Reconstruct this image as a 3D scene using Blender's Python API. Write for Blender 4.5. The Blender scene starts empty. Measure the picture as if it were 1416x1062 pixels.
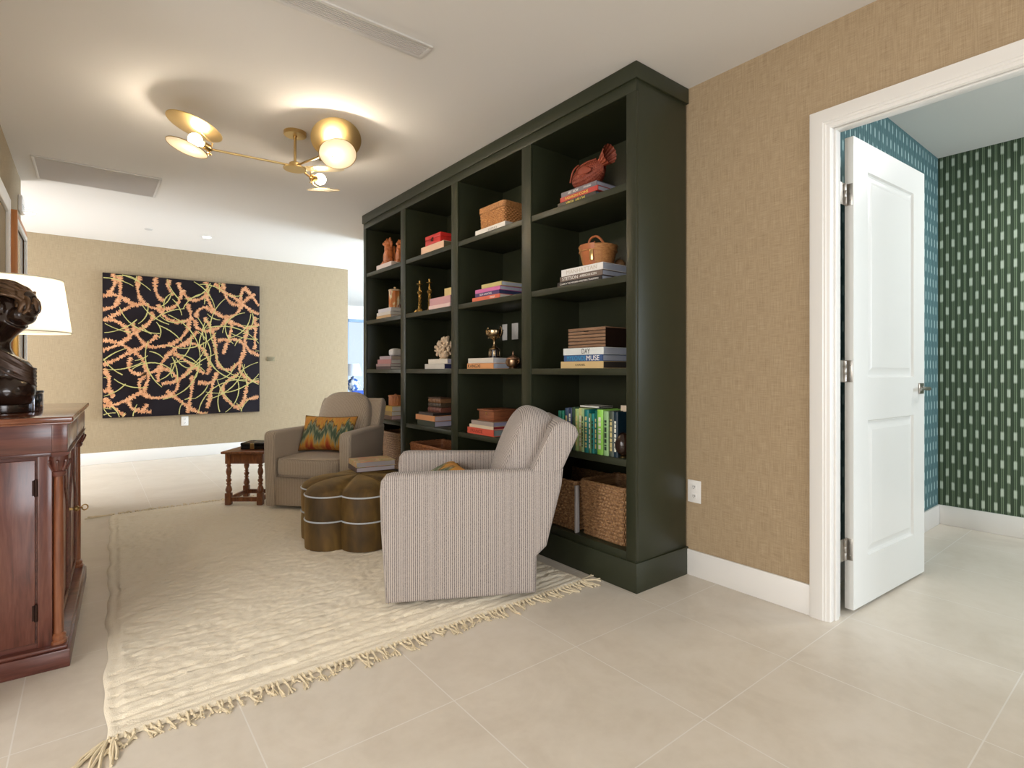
import bpy, bmesh, math, random
from mathutils import Vector, Matrix
random.seed(7)
PI = math.pi
sc = bpy.context.scene
COL = sc.collection
# ------------------------------------------------------------------ measuring
FPX, YAW, HY, CX, EYE = 743.4, math.radians(38.1), 512.0, 708.0, 1.25
FWD = Vector((math.sin(YAW), math.cos(YAW), 0)); RGT = Vector((math.cos(YAW), -math.sin(YAW), 0))
def ray(x, y): return FWD + RGT*((x-CX)/FPX) + Vector((0, 0, (HY-y)/FPX))
def on_x(x, y, X): d = ray(x, y); return Vector((0, 0, EYE)) + d*(X/d.x)
def y_of(px, X): return on_x(px, HY, X).y
def z_of(px, py, X): return on_x(px, py, X).z
# ------------------------------------------------------------------ colours / materials
def lin(c):
    c = c/255.0
    return c/12.92 if c <= 0.04045 else ((c+0.055)/1.055)**2.4
def C(r, g, b): return (lin(r), lin(g), lin(b), 1.0)
MATS = {}
class NT:
    def __init__(s, name):
        s.m = bpy.data.materials.new(name); s.m.use_nodes = True
        s.t = s.m.node_tree; s.b = s.t.nodes['Principled BSDF']
    def n(s, typ, **kw):
        nd = s.t.nodes.new(typ)
        for k, v in kw.items(): setattr(nd, k, v)
        return nd
    def l(s, a, b): s.t.links.new(a, b)
    def put(s, sock, v):
        if isinstance(v, (int, float, tuple, list)): sock.default_value = v
        else: s.l(v, sock)
    def math(s, op, a, b=None, c=None):
        nd = s.n('ShaderNodeMath', operation=op)
        for i, v in enumerate((a, b, c)):
            if v is not None: s.put(nd.inputs[i], v)
        return nd.outputs[0]
    def mix(s, f, a, b):
        nd = s.n('ShaderNodeMix', data_type='RGBA')
        s.put(nd.inputs[0], f); s.put(nd.inputs[6], a); s.put(nd.inputs[7], b)
        return nd.outputs[2]
    def coord(s, kind='UV', scale=(1, 1, 1), loc=(0, 0, 0)):
        tc = s.n('ShaderNodeTexCoord'); mp = s.n('ShaderNodeMapping')
        mp.inputs['Scale'].default_value = scale; mp.inputs['Location'].default_value = loc
        s.l(tc.outputs[kind], mp.inputs[0]); return mp.outputs[0]
    def noise(s, vec, scale, detail=3, rough=.5, dist=0):
        nd = s.n('ShaderNodeTexNoise'); s.l(vec, nd.inputs['Vector'])
        nd.inputs['Scale'].default_value = scale; nd.inputs['Detail'].default_value = detail
        nd.inputs['Roughness'].default_value = rough; nd.inputs['Distortion'].default_value = dist
        return nd.outputs[0]
    def ramp(s, f, stops):
        nd = s.n('ShaderNodeValToRGB'); s.l(f, nd.inputs[0])
        e = nd.color_ramp.elements
        e[0].position, e[0].color = stops[0]; e[1].position, e[1].color = stops[-1]
        for p, c in stops[1:-1]:
            x = e.new(p); x.color = c
        return nd.outputs[0]
    def sep(s, vec):
        nd = s.n('ShaderNodeSeparateXYZ'); s.l(vec, nd.inputs[0]); return nd.outputs
    def bump(s, h, strength=.3, dist=.01):
        nd = s.n('ShaderNodeBump'); nd.inputs['Strength'].default_value = strength
        nd.inputs['Distance'].default_value = dist; s.l(h, nd.inputs['Height'])
        s.l(nd.outputs[0], s.b.inputs['Normal'])
    def base(s, v): s.put(s.b.inputs['Base Color'], v)
    def set(s, **kw):
        for k, v in kw.items(): s.put(s.b.inputs[k.replace('_', ' ')], v)
def plain(name, col, rough=.5, metal=0, var=0.0, bump=0, bscale=60, **kw):
    if name in MATS: return MATS[name]
    t = NT(name); t.set(Roughness=rough, Metallic=metal, **kw)
    if var:
        nz = t.noise(t.coord('Object'), bscale*.4, 3)
        d = tuple(c*(1-var) for c in col[:3])+(1,); u = tuple(min(1, c*(1+var)) for c in col[:3])+(1,)
        t.base(t.mix(nz, d, u))
    else: t.base(col)
    if bump: t.bump(t.noise(t.coord('Object'), bscale, 3), bump, .004)
    MATS[name] = t.m; return t.m
def m_glow(name, col, strength):
    t = NT(name); t.base(col); t.set(Emission_Color=col, Emission_Strength=strength); return t.m
def m_grass(name='grasscloth', cs=((140, 118, 90), (168, 146, 115), (188, 168, 138))):
    t = NT(name); uv = t.coord('UV')
    a = t.noise(t.coord('UV', (260, 9, 1)), 1, 3, .6); b = t.noise(t.coord('UV', (14, 420, 1)), 1, 3, .6)
    big = t.noise(uv, 1.3, 2)
    f = t.math('ADD', t.math('MULTIPLY', a, .45), t.math('MULTIPLY', b, .55))
    t.base(t.ramp(f, [(.3, C(*cs[0])), (.5, C(*cs[1])), (.72, C(*cs[2]))]))
    t.set(Roughness=.8); t.bump(f, .25, .004); return t.m
def m_tile():
    t = NT('porcelain_tile'); w = t.coord('Object')
    s = t.sep(w)
    def line(o, off):
        q = t.math('FRACT', t.math('DIVIDE', t.math('SUBTRACT', o, off-6.45), .645))
        return t.math('LESS_THAN', t.math('MULTIPLY', q, .645), .0045)
    g = t.math('MAXIMUM', line(s[0], 1.725), line(s[1], 1.733))
    n1 = t.noise(w, 2.2, 5, .6, 1.5); n2 = t.noise(w, 18, 4, .6)
    f = t.math('ADD', t.math('MULTIPLY', n1, .7), t.math('MULTIPLY', n2, .3))
    c = t.ramp(f, [(.3, C(206, 195, 179)), (.52, C(216, 206, 191)), (.75, C(223, 214, 201))])
    t.base(t.mix(g, c, C(228, 222, 213))); t.set(Roughness=t.math('ADD', t.math('MULTIPLY', n2, .12), .27))
    return t.m
def m_wood(name, dark, mid, light, stretch=(3, 40, 3), rough=.28, coat=.4, kind='UV'):
    t = NT(name)
    v = t.coord(kind, stretch)
    n1 = t.noise(v, 1, 5, .6, 1.2); n2 = t.noise(t.coord(kind, tuple(x*6 for x in stretch)), 1, 2)
    f = t.math('ADD', t.math('MULTIPLY', n1, .75), t.math('MULTIPLY', n2, .25))
    t.base(t.ramp(f, [(.3, dark), (.5, mid), (.72, light)]))
    t.set(Roughness=rough, Coat_Weight=coat, Coat_Roughness=.15); t.bump(n2, .05, .002); return t.m
def m_fabric(name, lo, hi, pitch=.0105):
    t = NT(name); s = t.sep(t.coord('UV'))
    st = t.math('SINE', t.math('MULTIPLY', s[0], 2*PI/pitch))
    br = t.noise(t.coord('UV', (400, 90, 1)), 1, 2); w2 = t.noise(t.coord('UV', (200, 420, 1)), 1, 2)
    f = t.math('ADD', t.math('MULTIPLY', t.math('MULTIPLY', st, br), .62), t.math('MULTIPLY', w2, .75))
    f = t.math('ADD', f, .12)
    t.base(t.ramp(f, [(.12, lo), (.5, hi), (.85, tuple(min(1, c*1.12) for c in hi[:3])+(1,))]))
    t.set(Roughness=.92, Sheen_Weight=.15); t.bump(f, .35, .003); return t.m
def m_rug():
    t = NT('wool_pile'); w = t.coord('Object')
    n = t.noise(t.coord('Object', (40, 130, 60)), 1, 4, .6); b = t.noise(w, 3, 3); f = t.noise(w, 260, 2)
    g = t.math('ADD', t.math('MULTIPLY', n, .6), t.math('MULTIPLY', f, .4))
    c = t.ramp(g, [(.28, C(206, 188, 156)), (.40, C(240, 228, 204)), (.7, C(247, 239, 221))])
    t.base(t.mix(t.math('MULTIPLY', b, .5), c, C(240, 224, 194)))
    t.set(Roughness=1.0, Sheen_Weight=.2); t.bump(g, .6, .01); return t.m
def m_velvet():
    t = NT('olive_velvet'); n = t.noise(t.coord('Object', (6, 6, 2)), 1.6, 3, .5, .6)
    t.base(t.ramp(n, [(.3, C(58, 41, 12)), (.55, C(90, 66, 24)), (.75, C(120, 92, 40))]))
    t.set(Roughness=.65, Sheen_Weight=.7, Sheen_Roughness=.4, Sheen_Tint=C(170, 138, 70)); return t.m
def m_ikat(name, dark, light, spot):
    t = NT(name); s = t.sep(t.coord('UV'))
    u = t.math('DIVIDE', s[0], .037); col = t.math('FLOOR', u); fu = t.math('FRACT', u)
    odd = t.math('MODULO', t.math('ADD', col, 1000), 2.0)
    band = t.math('GREATER_THAN', fu, .48)
    thin = t.math('GREATER_THAN', t.math('SINE', t.math('MULTIPLY', fu, 2*PI/.26)), .15)
    jit = t.noise(t.coord('UV', (60, 2, 1)), 1, 2)
    v = t.math('ADD', t.math('DIVIDE', s[1], .217), t.math('ADD', t.math('MULTIPLY', odd, .5), t.math('MULTIPLY', jit, .07)))
    fv = t.math('ABSOLUTE', t.math('SUBTRACT', t.math('FRACT', v), .5))
    sp = t.n('ShaderNodeMapRange'); t.l(fv, sp.inputs[0])
    for i, q in ((1, .10), (2, .17), (3, 1), (4, 0)): sp.inputs[i].default_value = q
    streak = t.noise(t.coord('UV', (500, 10, 1)), 1, 2)
    spot_f = t.math('MULTIPLY', t.math('MULTIPLY', sp.outputs[0], band), t.math('ADD', t.math('MULTIPLY', streak, .5), .6))
    lines = t.math('MULTIPLY', t.math('MULTIPLY', band, thin), t.math('ADD', t.math('MULTIPLY', streak, .5), .4))
    c = t.mix(lines, dark, light); c = t.mix(t.math('MINIMUM', spot_f, 1), c, spot)
    t.base(c); t.set(Roughness=.8); return t.m
def m_kilim(name):
    t = NT(name); s = t.sep(t.coord('Generated'))
    z1 = t.math('PINGPONG', t.math('ADD', t.math('MULTIPLY', s[0], 3.1), .2), .5)
    z2 = t.math('PINGPONG', t.math('MULTIPLY', s[0], 10), .5)
    nz = t.noise(t.coord('Generated', (34, 2, 2.2)), 1, 3, .6)
    f = t.math('ADD', t.math('ADD', s[2], t.math('MULTIPLY', z1, .62)), t.math('ADD', t.math('MULTIPLY', z2, .20), t.math('MULTIPLY', nz, .62)))
    f = t.math('SUBTRACT', t.math('MULTIPLY', f, .60), .14)
    R, O, Y, T, B, G = C(170, 70, 38), C(196, 128, 58), C(198, 152, 62), C(74, 92, 72), C(92, 48, 22), C(150, 150, 116)
    t.base(t.ramp(f, [(.14, R), (.24, O), (.31, Y), (.36, G), (.43, T), (.50, T), (.54, G), (.585, B), (.61, Y), (.7, O), (.82, Y)]))
    t.set(Roughness=.95); t.bump(nz, .3, .004); return t.m
def m_wicker(name, dark, mid, light):
    t = NT(name); w = t.coord('UV', (45, 70, 1)); n = t.noise(w, 1, 3, .6); f = t.noise(t.coord('UV', (30, 260, 1)), 1, 2)
    g = t.math('ADD', t.math('MULTIPLY', n, .6), t.math('MULTIPLY', f, .4))
    t.base(t.ramp(g, [(.3, dark), (.5, mid), (.7, light)])); t.set(Roughness=.6); t.bump(g, .5, .004); return t.m
def m_pages(col):
    key = 'pages%s' % (tuple(round(c, 3) for c in col),)
    if key in MATS: return MATS[key]
    t = NT('book_pages'); s = t.sep(t.coord('Object'))
    w = t.noise(t.coord('Object', (2, 2, 900)), 1, 1)
    d = tuple(c*.8 for c in col[:3])+(1,)
    t.base(t.mix(w, d, col)); t.set(Roughness=.85); MATS[key] = t.m; return t.m

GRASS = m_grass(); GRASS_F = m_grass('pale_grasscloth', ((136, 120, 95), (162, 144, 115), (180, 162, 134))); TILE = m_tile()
CEIL = plain('ceiling_paint', C(226, 222, 216), .85)
WHITE = plain('white_trim_paint', C(232, 229, 224), .32)
DOORW = plain('white_door_paint', C(228, 228, 224), .35)
GREEN = plain('dark_green_lacquer', C(43, 46, 30), .40, Specular_IOR_Level=.42)
MAHOG = m_wood('mahogany', C(70, 34, 26), C(108, 60, 48), C(132, 82, 66), (22, 2.2, 3))
MAHOG_H = m_wood('mahogany_frieze', C(66, 32, 26), C(102, 56, 46), C(128, 78, 64), (2.2, 22, 3))
MAHOG_L = m_wood('mahogany_front', C(96, 50, 28), C(140, 82, 52), C(172, 112, 76), (20, 2.0, 3))
OAK = m_wood('stool_oak', C(72, 36, 14), C(122, 70, 34), C(152, 96, 54), (25, 4, 3), .35)
ORANGEWOOD = m_wood('orange_wood', C(160, 98, 50), C(190, 122, 66), C(206, 142, 84), (20, 1, 3), .45, .1)
BRASS = plain('brushed_brass', C(202, 172, 116), .28, 1.0)
GOLD = plain('aged_gold', C(176, 140, 78), .4, 1.0, .25)
NICKEL = plain('satin_nickel', C(170, 165, 158), .3, 1.0)
BRONZE = plain('dark_bronze', C(48, 32, 24), .24, .35, .35, .15, 30, Coat_Weight=.5, Coat_Roughness=.12)
FAB_NEAR = m_fabric('striped_linen', C(84, 77, 77), C(178, 167, 159))
FAB_FAR = m_fabric('striped_linen_warm', C(118, 104, 90), C(184, 168, 148))
VELVET = m_velvet(); WOOL = m_rug()
PIPING = plain('pale_piping', C(190, 196, 202), .6)
KILIM = m_kilim('flame_stitch_cloth')
WICK = m_wicker('seagrass_weave', C(72, 46, 26), C(140, 102, 66), C(186, 150, 106))
WICK_T = m_wicker('tan_weave', C(120, 74, 36), C(178, 122, 70), C(206, 156, 100))
WICK_R = m_wicker('red_brown_weave', C(84, 30, 18), C(140, 62, 40), C(176, 94, 62))
BLACK = plain('black_lacquer', C(22, 20, 20), .25)
IVORY = plain('ivory', C(226, 216, 198), .6)
IKAT = m_ikat('ikat_wallpaper', C(54, 70, 50), C(140, 160, 128), C(196, 208, 190))
IKAT_BLUE_LIT = m_ikat('ikat_wallpaper_blue_lit', C(66, 100, 104), C(120, 154, 156), C(172, 198, 198))  # same wallpaper, with the cast of blue daylight painted into its colours
GLASS = plain('window_glass', (1, 1, 1, 1), .02, 0, Transmission_Weight=1.0, IOR=1.05)
# ------------------------------------------------------------------ mesh builder
class MB:
    def __init__(s): s.bm = bmesh.new()
    def _bev(s, geom_faces, bev, seg=2):
        if bev:
            ed = list({e for f in geom_faces for e in f.edges})
            bmesh.ops.bevel(s.bm, geom=ed, offset=bev, segments=seg, profile=.5, affect='EDGES', clamp_overlap=True)
    def box(s, x0, x1, y0, y1, z0, z1, bev=0, seg=2):
        v = [s.bm.verts.new((x, y, z)) for z in (z0, z1) for y in (y0, y1) for x in (x0, x1)]
        fs = [s.bm.faces.new([v[i] for i in q]) for q in ((0, 2, 3, 1), (4, 5, 7, 6), (0, 1, 5, 4), (2, 6, 7, 3), (0, 4, 6, 2), (1, 3, 7, 5))]
        s._bev(fs, bev, seg); return s
    def prism(s, poly, axis, a0, a1, bev=0, seg=2):
        def P(p, a):
            return {'x': (a, p[0], p[1]), 'y': (p[0], a, p[1]), 'z': (p[0], p[1], a)}[axis]
        A = [s.bm.verts.new(P(p, a0)) for p in poly]; B = [s.bm.verts.new(P(p, a1)) for p in poly]
        n = len(poly); fs = [s.bm.faces.new(A), s.bm.faces.new(B[::-1])]
        fs += [s.bm.faces.new((A[i], B[i], B[(i+1) % n], A[(i+1) % n])) for i in range(n)]
        bmesh.ops.recalc_face_normals(s.bm, faces=fs)
        if bev:
            cap = set(fs[:2])
            ed = list({e for f in fs[:2] for e in f.edges})
            bmesh.ops.bevel(s.bm, geom=ed, offset=bev, segments=seg, profile=.5, affect='EDGES', clamp_overlap=True)
        return s
    def lathe(s, prof, c=(0, 0, 0), seg=24, axis=None):
        M = Matrix.Translation(Vector(c))
        if axis is not None: M = M @ Vector((0, 0, 1)).rotation_difference(Vector(axis)).to_matrix().to_4x4()
        rings = []
        for r, z in prof:
            if r <= 1e-6: rings.append([s.bm.verts.new(M @ Vector((0, 0, z)))])
            else: rings.append([s.bm.verts.new(M @ Vector((r*math.cos(2*PI*i/seg), r*math.sin(2*PI*i/seg), z))) for i in range(seg)])
        for a, b in zip(rings, rings[1:]):
            for i in range(seg):
                j = (i+1) % seg
                q = [a[i % len(a)], a[j % len(a)], b[j % len(b)], b[i % len(b)]]
                q = [v for k, v in enumerate(q) if v not in q[:k]]
                if len(q) > 2: s.bm.faces.new(q)
        for R, fl in ((rings[0], 1), (rings[-1], 0)):
            if len(R) > 2: s.bm.faces.new(R[::-1] if fl else R)
        return s
    def tube(s, pts, r, seg=8, closed=False):
        pts = [Vector(p) for p in pts]; n = len(pts); rings = []
        rr = r if isinstance(r, (list, tuple)) else [r]*n
        up = None
        for i, p in enumerate(pts):
            a = pts[(i-1) % n] if (closed or i > 0) else p; b = pts[(i+1) % n] if (closed or i < n-1) else p
            d = (b-a).normalized()
            if up is None: up = d.orthogonal().normalized()
            else:
                up = up-d*up.dot(d)
                up = up.normalized() if up.length > 1e-6 else d.orthogonal().normalized()
            w = d.cross(up)
            rings.append([s.bm.verts.new(p+(up*math.cos(2*PI*k/seg)+w*math.sin(2*PI*k/seg))*rr[i]) for k in range(seg)])
        for i in range(n if closed else n-1):
            a, b = rings[i], rings[(i+1) % n]
            for k in range(seg):
                j = (k+1) % seg; s.bm.faces.new((a[k], a[j], b[j], b[k]))
        if not closed:
            s.bm.faces.new(rings[0][::-1]); s.bm.faces.new(rings[-1])
        return s
    def ball(s, c, r, sub=3):
        r = r if isinstance(r, (list, tuple)) else (r, r, r)
        g = bmesh.ops.create_icosphere(s.bm, subdivisions=sub, radius=1)
        for v in g['verts']: v.co = Vector((v.co.x*r[0]+c[0], v.co.y*r[1]+c[1], v.co.z*r[2]+c[2]))
        return s
    def rbox(s, c, h, p=5, n=10, fn=None, M=None):
        vs = []; fs = []
        for ax in range(3):
            for sg in (-1, 1):
                G = []
                for i in range(n+1):
                    row = []
                    for j in range(n+1):
                        q = [0, 0, 0]; q[ax] = sg; q[(ax+1) % 3] = -1+2*i/n; q[(ax+2) % 3] = -1+2*j/n
                        v = s.bm.verts.new(q); row.append(v); vs.append(v)
                    G.append(row)
                for i in range(n):
                    for j in range(n): fs.append(s.bm.faces.new((G[i][j], G[i+1][j], G[i+1][j+1], G[i][j+1])))
        for v in vs:
            q = v.co.copy(); L = (abs(q.x)**p+abs(q.y)**p+abs(q.z)**p)**(1/p)
            q = q/L
            if fn: q = fn(q)
            q = Vector((q.x*h[0], q.y*h[1], q.z*h[2]))
            if M is not None: q = M @ q
            v.co = q+Vector(c)
        bmesh.ops.remove_doubles(s.bm, verts=vs, dist=1e-5)
        return s
    def grid(s, fn, nu, nv, close_u=False):
        V = [[s.bm.verts.new(fn(i/(nu if close_u else nu-1) if nu > 1 else 0, j/(nv-1))) for j in range(nv)] for i in range(nu)]
        for i in range(nu if close_u else nu-1):
            a, b = V[i], V[(i+1) % nu]
            for j in range(nv-1): s.bm.faces.new((a[j], b[j], b[j+1], a[j+1]))
        return V
    def xf(s, M):
        bmesh.ops.transform(s.bm, matrix=M, verts=s.bm.verts); return s
    def build(s, name, mat, parent=None, smooth=38, loc=(0, 0, 0), rz=0, recalc=True):
        if recalc: bmesh.ops.recalc_face_normals(s.bm, faces=s.bm.faces)
        uvl = s.bm.loops.layers.uv.new('UVMap')
        for f in s.bm.faces:
            n = f.normal; a = max(range(3), key=lambda k: abs(n[k])); f.smooth = bool(smooth)
            for lp in f.loops:
                c = lp.vert.co
                lp[uvl].uv = (c.y, c.z) if a == 0 else ((c.x, c.z) if a == 1 else (c.x, c.y))
        me = bpy.data.meshes.new(name); s.bm.to_mesh(me); s.bm.free()
        if smooth: me.set_sharp_from_angle(angle=math.radians(smooth))
        me.materials.append(mat)
        o = bpy.data.objects.new(name, me); COL.objects.link(o)
        o.location = loc; o.rotation_euler = (0, 0, rz)
        if parent is not None: o.parent = parent
        return o
def tag(o, label, cat, group=None):
    o['label'] = label; o['category'] = cat
    if group: o['group'] = group
    return o
def thing(name, label, cat, loc=(0, 0, 0), rz=0, group=None):
    o = bpy.data.objects.new(name, None); COL.objects.link(o); o.location = loc; o.rotation_euler = (0, 0, rz)
    o.empty_display_size = .1
    return tag(o, label, cat, group)
def struct(mb, name, mat, **kw):
    o = mb.build(name, mat, **kw); o['kind'] = 'structure'; return o
def remesh(o, voxel, smooth_it=4):
    r = o.modifiers.new('remesh', 'REMESH'); r.mode = 'VOXEL'; r.voxel_size = voxel; r.use_smooth_shade = True
    if smooth_it:
        q = o.modifiers.new('soften', 'SMOOTH'); q.iterations = smooth_it; q.factor = .5
    return o
def spline(pts, n=8, closed=False):
    P = [Vector(p) for p in pts]; out = []; m = len(P)
    for i in range(m if closed else m-1):
        if closed: a, b, c, d = P[(i-1) % m], P[i], P[(i+1) % m], P[(i+2) % m]
        else: a, b, c, d = P[max(i-1, 0)], P[i], P[i+1], P[min(i+2, m-1)]
        for k in range(n):
            t = k/n
            out.append(.5*((2*b)+(c-a)*t+(2*a-5*b+4*c-d)*t*t+(3*b-a-3*c+d)*t*t*t))
    if not closed: out.append(P[-1])
    return out
DG = None
def lettering(parent, txt, x, y, z, w, h, mat, name='title'):
    """raised letters on a face that looks towards -X; centred at (x,y,z), fitted to width w / height h"""
    cu = bpy.data.curves.new(name, 'FONT'); cu.body = txt; cu.align_x = 'CENTER'; cu.align_y = 'CENTER'; cu.extrude = .0004
    o = bpy.data.objects.new(name+'_tmp', cu); COL.objects.link(o)
    dg = bpy.context.evaluated_depsgraph_get(); dg.update()
    me = bpy.data.meshes.new_from_object(o.evaluated_get(dg))
    xs = [v.co.x for v in me.vertices]; ys = [v.co.y for v in me.vertices]
    bx, by = max(xs)-min(xs), max(ys)-min(ys); mx, my = (max(xs)+min(xs))/2, (max(ys)+min(ys))/2
    k = h/by; kx = min(k, w/bx) if bx*k > w else k*min(1.25, w/(bx*k))
    for v in me.vertices: v.co = Vector((-(v.co.z), -(v.co.x-mx)*kx, (v.co.y-my)*k))
    bpy.data.objects.remove(o)
    me.materials.clear(); me.materials.append(mat); me.name = name
    r = bpy.data.objects.new(name, me); COL.objects.link(r); r.location = (x, y, z); r.parent = parent
    return r
# ------------------------------------------------------------------ room shell
XW, CZ, YF, XL = 2.894, 2.98, 9.01, -.5
OT, OL, OR = 2.46, 1.12, .12          # doorway: head height and sides
struct(MB().box(-3, 9, -4.2, 14.2, -.1, 0), 'floor', TILE)
struct(MB().box(-3, 9, -4.2, 14.2, CZ, CZ+.1), 'ceiling', CEIL)
struct(MB().box(XW, XW+.10, OL+.012, 6.85, 0, CZ).box(XW, XW+.10, OR-.012, OL+.012, OT+.012, CZ).box(XW, XW+.10, -4.2, OR-.012, 0, CZ), 'wall_right', GRASS, smooth=0)
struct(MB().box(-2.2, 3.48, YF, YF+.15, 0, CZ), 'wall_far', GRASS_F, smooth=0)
# left: plain wall beyond the cabinet, a niche behind the cabinet, daylight opening nearer the camera
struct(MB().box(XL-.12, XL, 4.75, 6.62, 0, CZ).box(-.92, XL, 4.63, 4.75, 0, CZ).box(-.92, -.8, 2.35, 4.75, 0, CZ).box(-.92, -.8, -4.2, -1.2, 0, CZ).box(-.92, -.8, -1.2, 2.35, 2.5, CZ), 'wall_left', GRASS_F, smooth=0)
struct(MB().box(-3, -2.88, -4.2, 14.2, 0, CZ), 'wall_outer', CEIL, smooth=0)
struct(MB().box(-3, -.8, 6.5, 6.62, 0, CZ), 'wall_hallway', CEIL, smooth=0)
struct(MB().box(-.8, .4, -4.2, -4.08, 0, CZ).box(2.2, 3.0, -4.2, -4.08, 0, CZ).box(.4, 2.2, -4.2, -4.08, 0, .5).box(.4, 2.2, -4.2, -4.08, 2.6, CZ), 'wall_rear', GRASS, smooth=0)  # unseen wall behind the camera; its window opening is added for fill
# pantry
struct(MB().box(XW+.12, 5.6, 1.309, 1.40, 0, CZ), 'wall_pantry_left', IKAT_BLUE_LIT, smooth=0)
struct(MB().box(5.449, 5.57, -2.6, 1.309, 0, CZ), 'wall_pantry_back', IKAT, smooth=0)
struct(MB().box(XW+.12, 5.57, -2.72, -2.6, 0, .8).box(XW+.12, 5.57, -2.72, -2.6, 2.6, CZ).box(XW+.12, 3.5, -2.72, -2.6, .8, 2.6).box(5.1, 5.57, -2.72, -2.6, .8, 2.6), 'wall_pantry_right', IKAT, smooth=0)
# far living room shell
struct(MB().box(8.9, 9, 5.0, 14.2, 0, CZ), 'wall_living_right', CEIL, smooth=0)
struct(MB().box(XW+.12, 9, 5.76, 5.88, 0, CZ), 'wall_living_near', CEIL, smooth=0)
struct(MB().box(-3, 3.6, 14.0, 14.2, 0, CZ).box(3.6, 9, 14.0, 14.2, 2.62, CZ), 'wall_living_far', CEIL, smooth=0)
BBH = .157
def bboard(name, *boxes):
    m = MB()
    for b in boxes: m.box(*b, bev=.004)
    return struct(m, name, WHITE)
bboard('baseboard_right', (XW-.016, XW, 1.217, 1.96, 0, BBH))
bboard('baseboard_far', (-2.2, 3.48, YF-.016, YF, 0, BBH), (3.48, 3.496, YF-.016, YF+.15, 0, BBH))
bboard('baseboard_left', (XL, XL+.016, 4.75, 6.62, 0, BBH))
bboard('baseboard_pantry_left', (XW+.12, 5.449, 1.293, 1.309, 0, BBH))
bboard('baseboard_pantry_back', (5.433, 5.449, -2.6, 1.293, 0, BBH))
# door casing (stepped profile) + jamb with stop
def casing():
    m = MB()
    prof = [(0, 0), (0, .018), (.012, .022), (.062, .022), (.066, .017), (.074, .017), (.078, .012), (.092, .010), (.097, 0)]
    rows = []
    for w, d in prof:
        yl, yr, zt = 1.217-w, .023+w, 2.548-w
        rows.append([m.bm.verts.new((XW-d, y, z)) for y, z in ((yl, 0), (yl, zt), (yr, zt), (yr, 0))])
    for a, b in zip(rows, rows[1:]+rows[:1]):
        for k in range(3): m.bm.faces.new((a[k], a[k+1], b[k+1], b[k]))
    return m
struct(casing(), 'trim_1', WHITE, smooth=20)
struct(MB().box(XW+.001, XW+.105, OL, OL+.012, 0, OT, .001).box(XW+.001, XW+.105, OR-.012, OR, 0, OT, .001).box(XW+.001, XW+.105, OR, OL, OT-.002, OT+.012, .001)
       .box(XW+.025, XW+.065, OL-.010, OL, 0, OT-.002, .002).box(XW+.025, XW+.065, OR, OL-.010, OT-.012, OT-.002, .002), 'trim_2', WHITE)
# ------------------------------------------------------------------ the open white door
def door():
    r = bpy.data.objects.new('door_1', None); COL.objects.link(r); r.location = (3.078, 1.088, 0); r.rotation_euler = (0, 0, math.radians(-3.3))
    r['kind'] = 'structure'
    L, T, Z0, Z1 = .945, .042, .018, 2.452
    slab = MB().box(0, L, .015, T-.015, Z0, Z1)
    pans = [(.165, L-.165, .27, .985), (.165, L-.165, 1.21, 2.30)]
    for side in (0, 1):
        y0, y1 = (0, .015) if side == 0 else (T-.015, T)
        slab.box(0, pans[0][0], y0, y1, Z0, Z1).box(pans[0][1], L, y0, y1, Z0, Z1)
        slab.box(pans[0][0], pans[0][1], y0, y1, Z0, pans[0][2]).box(pans[0][0], pans[0][1], y0, y1, pans[0][3], pans[1][2]).box(pans[0][0], pans[0][1], y0, y1, pans[1][3], Z1)
    slab.build('door_slab', DOORW, r, smooth=0)
    for a, b, c, d in pans:
        for y0, sg in ((.001, 1), (T-.001, -1)):
            m = MB(); w = .042
            A = [(a, c), (b, c), (b, d), (a, d)]
            def ring(off, yy): return [m.bm.verts.new((x+(off if x < L/2 else -off), yy, z+(off if z < (c+d)/2 else -off))) for x, z in A]
            R = [ring(0, y0), ring(.006, y0+sg*.010), ring(.016, y0+sg*.013), ring(.024, y0+sg*.012), ring(w+.012, y0+sg*.001), ring(w+.016, y0+sg*.001)]
            for p, q in zip(R, R[1:]):
                for i in range(4): m.bm.faces.new((p[i], p[(i+1) % 4], q[(i+1) % 4], q[i]))
            m.bm.faces.new(R[-1])
            m.build('door_panel', DOORW, r, smooth=20)
    for z in (.327, 1.245, 2.155):
        m = MB()
        m.box(-.0035, 0, .004, T-.008, z-.056, z+.056, .001)
        m.lathe([(0, -.052), (.008, -.052), (.008, -.017), (.0075, -.016), (.008, -.015), (.008, .016), (.0075, .017), (.008, .018), (.008, .052), (0, .052)], (-.030, .028, z), 12)
        m.box(-.03, 0, .030, .034, z-.056, z+.056); m.box(-.082, -.03, .0305, .034, z-.056, z+.056)
        for zz in (-.03, 0, .03): m.lathe([(0, 0), (.004, .0), (.003, .002), (0, .002)], (-.0035, .016, z+zz), 8, (-1, 0, 0))
        h = m.build('door_hinge', NICKEL, r); h['label'] = 'satin metal hinge'
    m = MB(); hz = 1.14
    m.box(L-.095, L-.03, -.009, 0, hz-.0325, hz+.0325, .003).box(L-.095, L-.03, T, T+.009, hz-.0325, hz+.0325, .003)
    for sg, y in ((-1, -.009), (1, T+.009)):
        m.lathe([(.011, 0), (.011, .04), (0, .042)], (L-.0625, y, hz), 12, (0, sg, 0))
        yy = y+sg*.036
        m.tube([(L-.0625, yy, hz), (L-.09, yy, hz+.001), (L-.13, yy-sg*.004, hz), (L-.165, yy-sg*.012, hz-.004)], [.011, .0095, .0085, .008], 10)
    m.box(L-.001, L+.0015, .012, .030, hz-.03, hz+.03)
    h = m.build('door_handle', NICKEL, r); h['label'] = 'polished lever handle'
door()
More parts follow.
